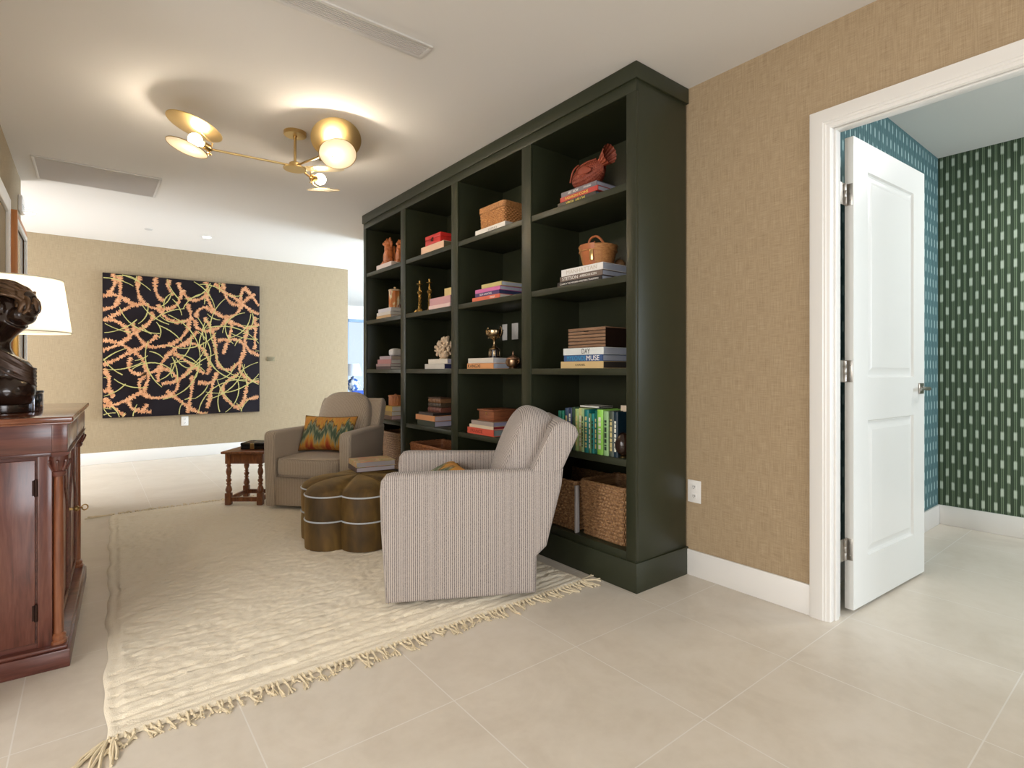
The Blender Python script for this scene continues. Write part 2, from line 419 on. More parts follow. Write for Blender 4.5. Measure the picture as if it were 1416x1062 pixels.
# ------------------------------------------------------------------ bookcase
BX, BY0, BY1, BXB = 2.404, 1.94, 5.76, XW-.002
ST, MID = .07, .10
OPW = (BY1-BY0-2*ST-3*MID)/4
bays = [(BY0+ST+i*(OPW+MID), BY0+ST+i*(OPW+MID)+OPW) for i in range(4)]     # index 0 = the bay nearest the camera
SZ = [.215, .739, 1.262, 1.797, 2.32]
bk = thing('bookcase', 'tall dark green built-in bookcase of four open bays along the right wall', 'bookcase', (0, 0, 0))
def P(name, m, **kw): return m.build(name, GREEN, bk, **kw)
P('back_panel', MB().box(BXB-.015, BXB, BY0+.01, BY1-.01, .0, CZ-.02))
P('side_panel', MB().box(BX+.02, BXB-.015, BY0, BY0+.05, .0, CZ-.02, .002)); P('side_panel', MB().box(BX+.02, BXB-.015, BY1-.05, BY1, 0, CZ-.02, .002))
for (a, b), (c, d) in zip(bays, bays[1:]): P('divider', MB().box(BX+.02, BXB-.015, b, c, .0, CZ-.02))
for y0, y1 in [(BY0, BY0+ST)]+[(bays[i][1], bays[i+1][0]) for i in range(3)]+[(BY1-ST, BY1)]:
    P('stile', MB().box(BX, BX+.02, y0, y1, .166, 2.8195, .0015))
P('top_rail', MB().box(BX, BX+.02, BY0, BY1, 2.82, 2.887, .001).box(BX+.02, BXB-.015, BY0+.05, BY1-.05, 2.82, 2.84))
P('crown_board', MB().box(BX-.012, BXB, BY0-.012, BY1+.012, 2.885, CZ-.002, .003))
P('plinth', MB().box(BX-.008, BXB, BY0-.010, BY1+.010, 0, .168, .003))
for i, (y0, y1) in enumerate(bays):
    P('bottom_deck', MB().box(BX+.004, BXB-.015, y0+.001, y1-.001, .165, SZ[0], .002))
    for z in SZ[1:]:
        P('shelf', MB().box(BX+.004, BXB-.015, y0+.001, y1-.001, z-.041, z, .002))
for py, lab in ((y_of(697.5, BXB-.015), 'white switch plate inside the bookcase just behind the trophy cup'), (y_of(712.5, BXB-.015), 'white switch plate inside the bookcase right of the trophy cup')):
    t = thing('switch_plate', lab, 'switch', (BXB-.015, py, 1.585), 0, 'switch plates inside the bookcase')
    MB().box(-.006, 0, -.042, .042, -.07, .07, .002).build('plate', WHITE, t)
    MB().box(-.009, -.005, -.017, .017, -.033, .033, .001).build('rocker', WHITE, t)
# ------------------------------------------------------------------ books and shelf objects
GB = 'books lying in the bookcase'
INK = plain('black_ink', C(30, 28, 28), .6); WINK = plain('white_ink', C(240, 238, 232), .6); YINK = plain('yellow_ink', C(236, 216, 96), .6); BINK = plain('blue_ink', C(52, 150, 196), .6); RINK = plain('dark_red_ink', C(128, 28, 24), .6)
def cover_mat(c): return plain('cover_%d_%d_%d' % c, C(*c), .42, 0, .06, 0, 30)
def book_parts(r, L, W, T, col, page, texts=(), rounded=False):
    """lying book; spine faces -X at x=0, runs along Y centred, z from 0..T"""
    t = min(.003, T*.12); m = MB()
    b = .35*T if rounded else .001
    m.prism([(b, 0), (W, 0), (W, t), (t+.002, t), (t+.002, T-t), (W, T-t), (W, T), (b, T), (0, T-b), (0, b)] if not rounded else
            [(.006, 0), (W, 0), (W, t), (t+.007, t), (t+.007, T-t), (W, T-t), (W, T), (.006, T), (.0015, T*.8), (0, T*.5), (.0015, T*.2)], 'y', -L/2, L/2)
    m.build('cover', cover_mat(col), r, smooth=30)
    MB().box(t+.003, W-.004, -L/2+.004, L/2-.004, t+.0001, T-t-.0001).build('pages', m_pages(C(*page)), r, smooth=0)
    for tx, f, w, h, ink in texts:
        lettering(r, tx, -.0006, (.5-f)*L, T/2, w*L, h*T, ink)
def stack(bay, shelf, ytop, books, X=BX+.022, jit=.012):
    """books bottom-up: (px_left, px_right, weight, depth, colour, pages, label, texts)"""
    z = SZ[shelf]; tot = z_of(books[-1][1], ytop, X)-z; sw = sum(b[2] for b in books); y0, y1 = bays[bay]
    for (pl, pr, w, D, col, page, lab, tx) in books:
        ya, yb = min(y_of(pl, X), y1-.006), max(y_of(pr, X), y0+.006); T = tot*w/sw-.0006
        r = thing('book', lab, 'book', (X+random.uniform(0, jit*.4), (ya+yb)/2, z), 0, GB)
        book_parts(r, ya-yb, D, T, col, page, tx)
        z += T+.0006
    return z
PG, PG_BLUE_LIT, PGW = (206, 200, 190), (186, 192, 208), (222, 216, 206)  # second page tint has blue daylight on the page sides painted in
# bay nearest the camera
zA = stack(0, 4, 248.6, [
 (771, 823.5, 1, .27, (44, 38, 36), (120, 150, 176), 'dark book with yellow lettering under the red book below the bird basket', [('VIRGIL ABLOH', .48, .5, .6, YINK)]),
 (774.5, 826.5, 1, .31, (178, 48, 40), PG_BLUE_LIT, 'red book with pale yellow lettering, middle of the stack below the bird basket', [('FASHION ICONS', .45, .7, .5, YINK)]),
 (775.6, 824.5, 1, .30, (112, 104, 112), PG_BLUE_LIT, 'grey-mauve book directly under the red-brown bird basket', [('ART  NOW', .35, .3, .5, WINK), ('STUDIO', .75, .2, .35, WINK)])], X=BX+.03)
zB = stack(0, 3, 361.5, [
 (770.5, 832, .9, .33, (40, 34, 34), PG_BLUE_LIT, 'black book with small white title, lowest below the leather handled bag', [('CLARK & THE MODERN WESTERN TRADITION', .5, .86, .34, WINK)]),
 (774, 832.5, 1, .36, (116, 100, 90), PG_BLUE_LIT, 'brown-grey book with white capitals between the black book and the thick white one', [('STETSON', .25, .38, .62, WINK), ('AMERICAN ICON', .68, .38, .42, WINK)]),
 (776, 833.3, 1.3, .40, (232, 228, 224), PG_BLUE_LIT, 'thick white book directly under the tan leather handled bag', [('MANHATTAN', .5, .86, .55, plain('pale_ink', C(200, 190, 176), .6))])])
zC = stack(0, 2, 479.5, [
 (775.5, 834, 1.05, .26, (206, 178, 128), (60, 52, 46), 'tan linen book with a small dark title, lowest below the brown slatted box', [('CHANEL', .48, .28, .3, INK)]),
 (779.5, 833, .95, .42, (56, 84, 132), PG_BLUE_LIT, 'blue book with turquoise and white lettering under the thick white book, middle shelf', [('MYKONOS', .33, .49, .78, BINK), ('MUSE', .76, .32, .78, WINK)]),
 (779, 834.5, 1.05, .42, (218, 222, 220), PG_BLUE_LIT, 'white book with black three-letter title just below the brown slatted box', [('DAY', .58, .2, .72, INK)])])
def shelf_at(px, X): return y_of(px, X)
# brown slatted box
def slat_box():
    X = BX+.05; ya, yb = y_of(785.6, X), y_of(837, X); h = z_of(837, 451, X)-zC
    r = thing('slatted_box', 'brown wooden box with horizontal ribs on top of the white and blue books', 'box', (X, (ya+yb)/2, zC))
    L = (ya-yb); n = 6; wood = m_wood('slat_wood', C(92, 66, 48), C(136, 104, 80), C(160, 128, 102), (3, 30, 3), .4, .1)
    MB().box(.004, .36, -L/2+.004, L/2-.004, 0, h-.004).build('body', plain('dark_box', C(42, 28, 22), .4), r)
    m = MB()
    for i in range(n):
        a = h*i/n; m.box(0, .006, -L/2, L/2, a+.002, a+h/n-.002, .0025)
    m.build('front_slats', wood, r)
    MB().box(-.001, .365, -L/2-.001, L/2+.001, h-.006, h, .002).build('lid', wood, r)
    MB().box(-.002, .0, -.02, .02, h*.8, h*.84, .0005).build('finger_slot', BLACK, r)
slat_box()
# bird basket
def blob(name, mat, parent, balls=(), tubes=(), voxel=.004, sm=3):
    m = MB()
    for c, r in balls: m.ball(c, r)
    for p, r in tubes: m.tube(spline(p, 6), r, 10)
    return remesh(m.build(name, mat, parent), voxel, sm)
def bird():
    X = BX+.15; y = y_of(815, X)
    r = thing('bird_basket', 'red-brown woven basket shaped like a bird on the top shelf books', 'basket', (X, y, zA))
    def f(u, v):        # v along the body (beak -> tail), u round it
        a = 2*PI*u
        t = v; w = .105*math.sin(PI*min(1, .06+t*.93))**.65; hgt = .085*math.sin(PI*min(1, .05+t*.9))**.6
        row = .0035*math.sin(a*22)*(1 if int(t*46) % 2 else -1)+.002*math.sin(t*46*PI)
        zc = .088+.05*max(0, t-.55)**1.2*2.2
        return ((w+row)*math.cos(a)*.8, .13-.26*t, max(.001, zc+(hgt+row)*math.sin(a)))
    m = MB(); m.grid(f, 130, 70, close_u=True); m.build('body', WICK_R, r, smooth=60)
    def tail(u, v):
        a = 2*PI*u; s = .022+.04*v; row = .003*math.sin(a*14)
        return ((s+row)*math.cos(a), -.09-.085*v, .15+.04*v+(s*1.05+row)*math.sin(a)*.9)
    m = MB(); m.grid(tail, 70, 24, close_u=True); m.build('tail', WICK_R, r, smooth=60)
    m = MB()
    m.tube(spline([(-.01, .12, .10), (-.03, .08, .155), (-.03, 0, .178), (-.02, -.08, .18)], 8), .006, 8)
    m.tube(spline([(-.085, .09, .06), (-.1, .05, .12), (-.06, .04, .165)], 8), .005, 8)
    m.build('rim_cord', WICK_R, r)
    blob('wing', WICK_R, r, [((-.075, -.02, .11), (.016, .05, .03)), ((-.078, -.055, .10), (.012, .04, .02))], (), .005)
bird()
def bag():
    X = BX+.14; y = y_of(827, X); k = .125
    r = thing('handled_bag', 'tan woven bucket bag with a leather loop handle on the white book', 'bag', (X, y, zB))
    leather = plain('tan_leather', C(176, 104, 62), .45, 0, .15, .1, 80)
    def f(u, v):
        a = 2*PI*u; R = .088+.032*v**.8
        row = .0018*math.sin(a*46+(PI if int(v*26) % 2 else 0))
        return ((R+row)*math.cos(a), (R+row)*math.sin(a)*1.02, .001+.125*v)
    m = MB(); V = m.grid(f, 180, 60, close_u=True); m.bm.faces.new([c[0] for c in V][::-1]); m.build('body', WICK_T, r, smooth=60)
    m = MB()
    for z, R in ((.094, .1195), (.126, .121)): m.tube([(R*math.cos(q*PI/16), R*math.sin(q*PI/16), z) for q in range(32)], .004, 6, True)
    m.build('rim', WICK_T, r)
    m = MB(); m.lathe([(0, .122), (.117, .122), (.117, .128), (.05, .134), (0, .135)], (0, 0, 0), 32); m.build('lid', leather, r)
    def flap(u, v):
        a = math.radians(160+52*u); R = .0935+.032*v**.8; return (R*math.cos(a), R*math.sin(a), .004+.128*v)
    m = MB(); m.grid(flap, 14, 6); m.build('flap', leather, r, smooth=60)
    a = math.radians(203); MB().box(-.004, .004, -.012, .012, .025, .092, .003).xf(Matrix.Translation((.120*math.cos(a), .120*math.sin(a), 0)) @ Matrix.Rotation(a, 4, 'Z')).build('buckle', BRASS, r)
    MB().tube(spline([(-.02, .055, .132), (-.02, .06, .165), (-.02, .04, .19), (-.02, -.0, .195), (-.02, -.035, .175), (-.02, -.07, .135)], 8), .0075, 8).build('handle', leather, r)
    MB().tube(spline([(.03, .06, .13), (.025, .02, .15), (.02, .055, .155), (.0, .03, .17)], 8), .005, 8).build('tie', leather, r)
bag()
t = thing('gourd', 'small round tan gourd behind the leather handled bag', 'gourd', (BX+.30, y_of(861, BX+.33), zB))
MB().lathe([(0, 0), (.022, .002), (.036, .022), (.036, .04), (.024, .058), (.008, .064), (0, .064)], (0, 0, 0), 20).build('body', plain('gourd_skin', C(150, 110, 70), .5, 0, .2), t)
MB().tube([(0, 0, .062), (.003, 0, .075), (.008, 0, .08)], .003, 6).build('stem', plain('gourd_stem', C(84, 60, 36), .7), t)
# standing green books
def green_row():
    X = BX+.018; z = SZ[1]
    row = [(771, 775, 568, (34, 110, 92), 'small teal standing book at the left end of the green row beside the chair'), (775, 778.5, 568, (30, 120, 96), 'teal standing book, second from the left end of the green row'),
           (779, 784, 564.5, (62, 80, 108), 'slate blue standing book near the left end of the green row'), (784, 788.7, 564, (40, 52, 84), 'navy standing book with white marks beside the slate blue one'), (789, 792.5, 563.5, (52, 78, 58), 'dark green standing book with a white label beside the pale yellow-green one'),
           (793, 798, 565.5, (164, 188, 120), 'pale yellow-green standing book, first of the light pair'), (798, 803, 564.5, (196, 196, 132), 'pale straw coloured standing book in the green row'), (803, 806.5, 565, (160, 186, 130), 'thin sage standing book left of the tall teal one'),
           (807, 813, 567, (22, 118, 116), 'tall teal standing book with white spine text in the green row'), (813, 816.5, 572, (86, 126, 80), 'short olive green standing book between two teal ones'), (816.5, 820.5, 572, (30, 128, 124), 'short teal standing book beside the olive one'), (820.7, 824, 568, (18, 98, 84), 'deep green standing book left of the bright lime one'),
           (824.5, 832.5, 567, (150, 214, 92), 'bright lime green standing book, the brightest in the row'), (833, 840, 569, (146, 184, 128), 'light sage green standing book right of the lime one'), (841, 847.5, 569, (70, 80, 68), 'dark standing book with pale spine panel near the right end'), (847.7, 853.5, 570, (20, 44, 58), 'dark navy standing book at the right end of the green row')]
    for i, (pl, pr, yt, col, lab) in enumerate(row):
        ya, yb = y_of(pl, X), y_of(pr, X); T = max(.012, ya-yb-.0008); H = z_of(pr, yt, X)-z; W = .17+.03*random.random()
        r = thing('book', lab, 'book', (X+random.uniform(0, .012), (ya+yb)/2, z), 0, 'standing green books in the right bay')
        m = MB(); t = .0025
        m.prism([(.006, -T/2), (W, -T/2), (W, -T/2+t), (.009, -T/2+t), (.009, T/2-t), (W, T/2-t), (W, T/2), (.006, T/2), (.0012, T*.3), (0, 0), (.0012, -T*.3)], 'z', 0, H)
        m.build('cover', cover_mat(col), r, smooth=30)
        MB().box(.01, W-.004, -T/2+t+.0001, T/2-t-.0001, .003, H-.004).build('pages', m_pages(C(214, 206, 188)), r, smooth=0)
        ink = [WINK, INK, WINK, YINK][i % 4]
        m = MB(); zz = H*.12
        while zz < H*.8 and T > .014:
            hh = random.uniform(.008, .03); m.box(-.0006, .001, -T*.2, T*.2, zz, zz+hh); zz += hh+random.uniform(.003, .012)
        if T > .014: m.build('spine_marks', plain('spine_foil%d' % (i % 3), [C(226, 226, 210), C(40, 60, 44), C(206, 190, 130)][i % 3], .5), r)
    xa, xb = 791, 829
    r = thing('book', 'thin white-edged book lying flat across the tops of the standing green books', 'book', (X+.05, (y_of(793, X)+y_of(820, X))/2-.005, z_of(798, 563.2, X)), 0, GB)
    book_parts(r, .16, .13, .010, (214, 212, 204), (60, 56, 52))
    r = thing('book', 'tall cream book standing at the right end behind the dark egg', 'book', (X+.09, y_of(862, X+.09)-.005, z), 0, 'standing green books in the right bay')
    m = MB(); H = .3; T = .05; W = .25; t = .003
    m.prism([(.0, -T/2), (W, -T/2), (W, -T/2+t), (.006, -T/2+t), (.006, T/2-t), (W, T/2-t), (W, T/2), (.0, T/2)], 'z', 0, H); m.build('cover', cover_mat((206, 190, 170)), r, smooth=30)
    MB().box(.007, W-.004, -T/2+t+.0001, T/2-t-.0001, .003, H-.004).build('pages', m_pages(C(214, 206, 188)), r, smooth=0)
green_row()
t = thing('egg_ornament', 'dark brown egg-shaped ornament at the right end of the green books', 'ornament', (BX+.055, y_of(862, BX+.055), SZ[1]))
MB().lathe([(0, 0), (.02, 0), (.022, .006), (.014, .012), (0, .012)], (0, 0, 0), 20).build('foot', BRASS, t)
MB().lathe([(0, .01)]+[(.05*math.sin(PI*k/14)*(1+.12*math.cos(PI*k/14)), .079-.068*math.cos(PI*k/14)) for k in range(1, 14)]+[(0, .147)], (0, 0, 0), 28).build('egg', plain('dark_polished_wood', C(40, 24, 16), .2, 0, .2), t)
# baskets
def basket(name, lab, x, y, z, W, L, H, mat, rows=15, cols=34, taper=.02, lid=False, rz=0):
    r = thing(name, lab, 'basket', (x, y, z), rz, 'wicker storage baskets in the bookcase')
    per = 2*(W+L); rad = .025
    def perim(s, W, L):
        # rounded rectangle outline, centred
        pts = []; s = (s % 1)*4; k = int(s); f = s-k
        cs = [(-W/2, -L/2), (W/2, -L/2), (W/2, L/2), (-W/2, L/2)]
        a, b = Vector(cs[k]), Vector(cs[(k+1) % 4]); p = a.lerp(b, f)
        p.x = max(-W/2, min(W/2, p.x)); p.y = max(-L/2, min(L/2, p.y))
        q = Vector((max(-W/2+rad, min(W/2-rad, p.x)), max(-L/2+rad, min(L/2-rad, p.y)))); d = p-q
        if d.length > 1e-6: p = q+d.normalized()*min(rad, max(abs(d.x), abs(d.y)))
        return p
    NU = cols*4*2; NV = rows*3+1
    def outer(u, v):
        g = taper*(v-1); p = perim(u, W+2*g, L+2*g); n = p.normalized()
        row = int(v*rows-1e-6); fr = v*rows-row
        amp = .0055*math.sin(PI*fr)+.0055*math.sin(PI*u*cols*4+(PI if row % 2 else 0))*math.sin(PI*fr)
        return (p.x+n.x*amp, p.y+n.y*amp, .001+H*v)
    m = MB(); V = m.grid(outer, NU, NV, close_u=True); m.bm.faces.new([c[0] for c in V][::-1])
    inn = [[m.bm.verts.new((perim(i/64, W-.024+2*taper*(v-1), L-.024+2*taper*(v-1)).x, perim(i/64, W-.024+2*taper*(v-1), L-.024+2*taper*(v-1)).y, .012+(H-.012)*v)) for v in (0, .5, 1)] for i in range(64)]
    for i in range(64):
        a, b = inn[i], inn[(i+1) % 64]
        for j in range(2): m.bm.faces.new((a[j], a[j+1], b[j+1], b[j]))
    m.bm.faces.new([c[0] for c in inn])
    m.build('woven_body', mat, r, smooth=60, recalc=False)
    m = MB(); pts = []
    for i in range(160):
        p = perim(i/160, W-.012, L-.012); pts.append((p.x, p.y, H+.004*math.sin(i*1.3)*.4))
    m.tube(pts, .010, 8, True); m.build('rim', mat, r)
    return r, perim
def basket_px(lab, pl, pr, ptop, bay, X, W, mat, H=None, rz=0):
    ya, yb = y_of(pl, X), max(y_of(pr, X), bays[bay][0]+.02); h = H or z_of(pr, ptop, X)-SZ[0]
    return basket('storage_basket', lab, X+W/2, (ya+yb)/2, SZ[0], W, ya-yb, h, mat, rz=rz)
basket_px('brown seagrass basket at the right end of the bottom shelf, right bay', 801, 864, 678, 0, BX+.035, .36, WICK)
bl, _ = basket_px('seagrass basket with a pale leather corner strip beside the right-end basket', 727, 796.5, 668, 0, BX+.03, .38, WICK)
L0 = (y_of(727, BX+.03)-y_of(796.5, BX+.03))
MB().box(-.199, -.165, -L0/2-.008, -L0/2+.006, .0, .30, .003).build('corner_strip', plain('pale_leather', C(158, 150, 146), .6), bl)
basket_px('open low wicker basket on the bottom shelf, second bay from the far end', 566, 621.5, 0, 1+1, BX+.04, .38, m_wicker('red_brown_reed', C(96, 54, 30), C(160, 100, 62), C(196, 140, 92)), H=.33)
basket_px('wicker basket behind the far armchair, on the bottom shelf of the farthest bay', 527, 553, 0, 3, BX+.10, .34, WICK, H=.37)
# ---- second bay from the camera
zA3 = stack(1, 4, 305, [(657, 698, 1, .30, (226, 220, 212), PGW, 'single white book under the lidded wicker hamper, top shelf', [('ESSENCE', .6, .3, .4, plain('grey_ink', C(150, 146, 140), .6))])], X=BX+.03)
def hamper():
    X = BX+.05; ya, yb = y_of(663.5, X), y_of(697, X); L = ya-yb; H = z_of(697, 276, X)-zA3
    r, perim = basket('picnic_basket', 'small tan lidded wicker hamper on a white book, top shelf', X+.16, (ya+yb)/2, zA3, .32, L, H*.72, WICK_T, rows=9, cols=20, taper=.006)
    r['group'] = 'small woven basketry'
    def lidf(u, v):
        g = .012*(1 if v < .6 else (1-v)*2.2); zz = H*.74+H*.26*min(1, v/.6)
        if v > .6:
            k = (1-v)/.4; p = perim(u, .33, L+.012); return (p.x*k, p.y*k, H+.008*(1-k))
        p = perim(u, .334, L+.016); n = p.normalized(); a = .003*math.sin(u*PI*160+(PI if int(v*12) % 2 else 0))
        return (p.x+n.x*a, p.y+n.y*a, zz)
    m = MB(); m.grid(lidf, 200, 16, close_u=True); m.build('lid', WICK_T, r, smooth=60)
    MB().tube(spline([(0, .05, H), (0, .04, H+.03), (0, -.0, H+.036), (0, -.03, H+.03), (0, -.04, H)], 6), .007, 8).build('handle', WICK_T, r)
hamper()
stack(1, 3, 388, [
 (652.6, 690.5, 1.1, .26, (222, 112, 84), PGW, 'coral book at the bottom of the colourful stack, second bay from the right', [('PARIS', .75, .2, .45, WINK)]),
 (656.5, 689.5, .95, .36, (84, 62, 112), (58, 66, 104), 'purple book with white lettering in the colourful stack', [('SLIM AARONS', .45, .7, .5, WINK)]),
 (656.5, 690.5, .95, .34, (214, 116, 172), PG_BLUE_LIT, 'pink book in the colourful stack, just above the purple one', []),
 (665.5, 693, 1.0, .32, (206, 190, 126), PG_BLUE_LIT, 'straw yellow book on top of the colourful stack', [])])
zC3 = stack(1, 2, 494.5, [
 (645.5, 681.5, 1.1, .24, (228, 160, 104), (190, 194, 206), 'orange book with bold black lettering under the trophy cup stack', [('KANGXI', .28, .5, .6, INK)]),
 (647, 681.5, 1, .24, (222, 214, 202), (204, 206, 214), 'white rounded book directly beneath the trophy cup', [])])
def trophy():
    X = BX+.10; y = y_of(683.5, X); r = thing('trophy_cup', 'tarnished silver two-handled trophy cup on a dark plinth, on the white book', 'trophy', (X, y, zC3)); k = 1.0
    silver = plain('tarnished_silver', C(176, 154, 122), .26, 1.0, .2)
    MB().lathe([(0, 0), (.062, 0), (.062, .008), (.052, .012), (.052, .075), (.056, .08), (0, .08)], (0, 0, 0), 28).build('plinth', plain('dark_plinth', C(34, 24, 24), .25), r)
    m = MB()
    for a in (-100, -60, -20, 20, 60, 100):
        b = MB().box(-.0545, -.051, -.0075, .0075, .02, .07, .001); b.xf(Matrix.Rotation(math.radians(a+35), 4, 'Z'))
        me = bpy.data.meshes.new('t'); b.bm.to_mesh(me); b.bm.free(); m.bm.from_mesh(me); bpy.data.meshes.remove(me)
    m.build('name_plates', silver, r)
    prof = [(0, .08), (.056, .08), (.05, .09), (.034, .1), (.018, .112), (.011, .125), (.010, .15), (.014, .162), (.010, .168), (.02, .178), (.05, .19), (.078, .212), (.087, .24), (.086, .262), (.092, .268), (.088, .27), (.082, .262), (.08, .236), (.06, .205), (.02, .19), (0, .188)]
    MB().lathe(prof, (0, 0, 0), 36).build('bowl', silver, r)
    for s in (1, -1):
        MB().tube(spline([(0, s*.083, .262), (0, s*.098, .29), (0, s*.12, .275), (0, s*.118, .235), (0, s*.092, .20), (0, s*.062, .194)], 7), .0055, 8).build('handle', silver, r)
trophy()
bpy.data.objects['trophy_cup'].scale = (.82,)*3
def sugar_pot():
    X = BX+.075; y = y_of(709.5, X); r = thing('lidded_pot', 'small round tarnished metal pot with pointed lid beside the trophy cup', 'pot', (X, y, SZ[2]))
    met = plain('pot_metal', C(150, 122, 96), .3, 1.0, .3); lidm = plain('pot_lid', C(176, 138, 112), .35, .8, .2)
    MB().lathe([(0, 0), (.034, 0), (.036, .008), (.03, .014), (.05, .024), (.062, .05), (.058, .076), (.05, .082), (0, .082)], (0, 0, 0), 30).build('bowl', met, r)
    MB().lathe([(0, .082), (.055, .083), (.052, .092), (.03, .104), (.012, .112), (.006, .122), (.009, .132), (.004, .146), (0, .156)], (0, 0, 0), 26).build('lid', lidm, r)
    for s in (1, -1): MB().tube(spline([(0, s*.058, .07), (0, s*.074, .078), (0, s*.076, .055), (0, s*.06, .045)], 6), .004, 6).build('handle', met, r)
sugar_pot()
bpy.data.objects['lidded_pot'].scale = (.93, .93, .86)
zD3 = stack(1, 1, 584.5, [
 (646, 682, 1.6, .28, (214, 88, 66), (138, 150, 150), 'thick red-orange book with dark red capitals under the wooden box, second shelf up', [('FRANCE', .36, .5, .5, RINK)]),
 (648.5, 681.5, .8, .3, (226, 206, 178), (150, 30, 40), 'cream book in the stack below the small wooden chest', []),
 (651.5, 682, 1.0, .32, (172, 156, 146), (160, 156, 186), 'grey-beige book directly under the small wooden chest', [])])
def chest():
    X = BX+.05; ya, yb = y_of(661, X), y_of(682.5, X); L = ya-yb; h = z_of(682, 567, X)-zD3
    r = thing('wooden_chest', 'small reddish brown wooden chest with overhanging lid on a stack of books', 'box', (X, (ya+yb)/2, zD3))
    w = m_wood('chest_wood', C(88, 44, 24), C(140, 82, 52), C(164, 104, 70), (3, 30, 3), .45, .1)
    MB().box(0, .24, -L/2, L/2, .0, h*.1, .003).box(.006, .234, -L/2+.006, L/2-.006, h*.1, h*.84, .003).build('body', w, r)
    MB().box(-.006, .246, -L/2-.006, L/2+.006, h*.84, h, .004).build('lid', w, r)
    MB().box(.004, .006, -.008, .008, h*.55, h*.75, .001).build('clasp', GOLD, r)
chest()
# ---- third bay from the camera
zA2 = stack(2, 4, 331.6, [(582, 613, 1, .24, (236, 196, 166), (112, 102, 74), 'thick peach coloured book under the red lacquer box', [])])
def red_box():
    X = BX+.05; ya, yb = y_of(588, X), y_of(609, X); L = ya-yb; h = z_of(609, 320, X)-zA2
    r = thing('red_box', 'red lacquer box with a small metal lock on the peach book', 'box', (X, (ya+yb)/2, zA2)); red = plain('red_lacquer', C(196, 48, 42), .3, 0, .08)
    MB().box(0, .26, -L/2, L/2, 0, h*.62, .003).build('body', red, r); MB().box(-.001, .261, -L/2-.001, L/2+.001, h*.635, h, .004).build('lid', red, r)
    m = MB().box(-.005, 0, -.016, .016, h*.62, h*.74, .002); m.tube(spline([(-.006, .014, h*.62), (-.008, .012, h*.42), (-.008, -.012, h*.42), (-.006, -.014, h*.62)], 6), .004, 6); m.build('lock', plain('dark_metal', C(70, 54, 46), .35, 1.0), r)
red_box()
def candlestick(px, X, lab, ytop):
    y = y_of(px, X); k = (z_of(px, ytop, X)-SZ[3])/.30
    r = thing('candlestick', lab, 'candlestick', (X, y, SZ[3]), 0, 'gilt candlesticks')
    m = MB(); m.prism([(.042*math.cos(a*2*PI/3+.5), .042*math.sin(a*2*PI/3+.5)) for a in range(3)], 'z', 0, .014*k, .003)
    m.lathe([(.034, .012*k), (.026, .03*k), (.012, .045*k), (0, .045*k)], (0, 0, 0), 14)
    for a in range(3):
        q = a*2*PI/3+.5; m.tube([(.03*math.cos(q), .03*math.sin(q), .02*k), (.05*math.cos(q), .05*math.sin(q), .004)], [.012, .007], 8)
    m.build('base', GOLD, r)
    m = MB(); st = []
    for i in range(3):
        m.tube([(.011*math.cos(t*.9+i*2.09), .011*math.sin(t*.9+i*2.09), (.04+.13*t/8)*k) for t in range(9)], .0055, 6)
    for z in (.045, .075, .11, .14, .168): m.ball((0, 0, z*k), (.011, .011, .008), 2)
    m.build('openwork_stem', GOLD, r)
    m = MB(); m.lathe([(.008, .168*k), (.02, .178*k), (.026, .192*k), (.016, .198*k), (.01, .21*k), (.013, .225*k), (.008, .24*k), (.006, .258*k), (0, .258*k)], (0, 0, 0), 14)
    for s in (1, -1): m.tube(spline([(0, s*.008, .20*k), (0, s*.026, .205*k), (0, s*.03, .192*k)], 5), .004, 6)
    m.build('knop', GOLD, r)
    MB().lathe([(.004, .258*k), (.03, .268*k), (.031, .271*k), (.009, .271*k), (.011, .3*k), (.007, .3*k), (.006, .275*k), (0, .275*k)], (0, 0, 0), 16).build('drip_pan', GOLD, r)
candlestick(580.5, BX+.06, 'gilt openwork candlestick nearer the left, on the fourth shelf', 388.5)
candlestick(594, BX+.15, 'gilt openwork candlestick nearer the floral books', 386)
zB2 = stack(2, 3, 407.5, [
 (592.5, 622, .85, .26, (238, 206, 200), PG, 'pale pink book at the bottom of the stack beside the candlesticks', []),
 (593.5, 622, 1.5, .27, (212, 160, 164), PG, 'thick floral pink book in the stack beside the candlesticks', [])])
r = thing('book', 'small yellowed book with striped spine on the floral pink book', 'book', (BX+.05, y_of(619.5, BX+.05), zB2), 0, GB); book_parts(r, .12, .2, .07, (222, 196, 132), PG)
zC2 = stack(2, 2, 496, [
 (587, 613.8, 1.1, .34, (208, 202, 192), (44, 48, 92), 'light grey book at the bottom of the two under the white coral', []),
 (591.8, 618, 1.0, .34, (228, 220, 206), (180, 178, 206), 'cream book directly under the white coral', [])])
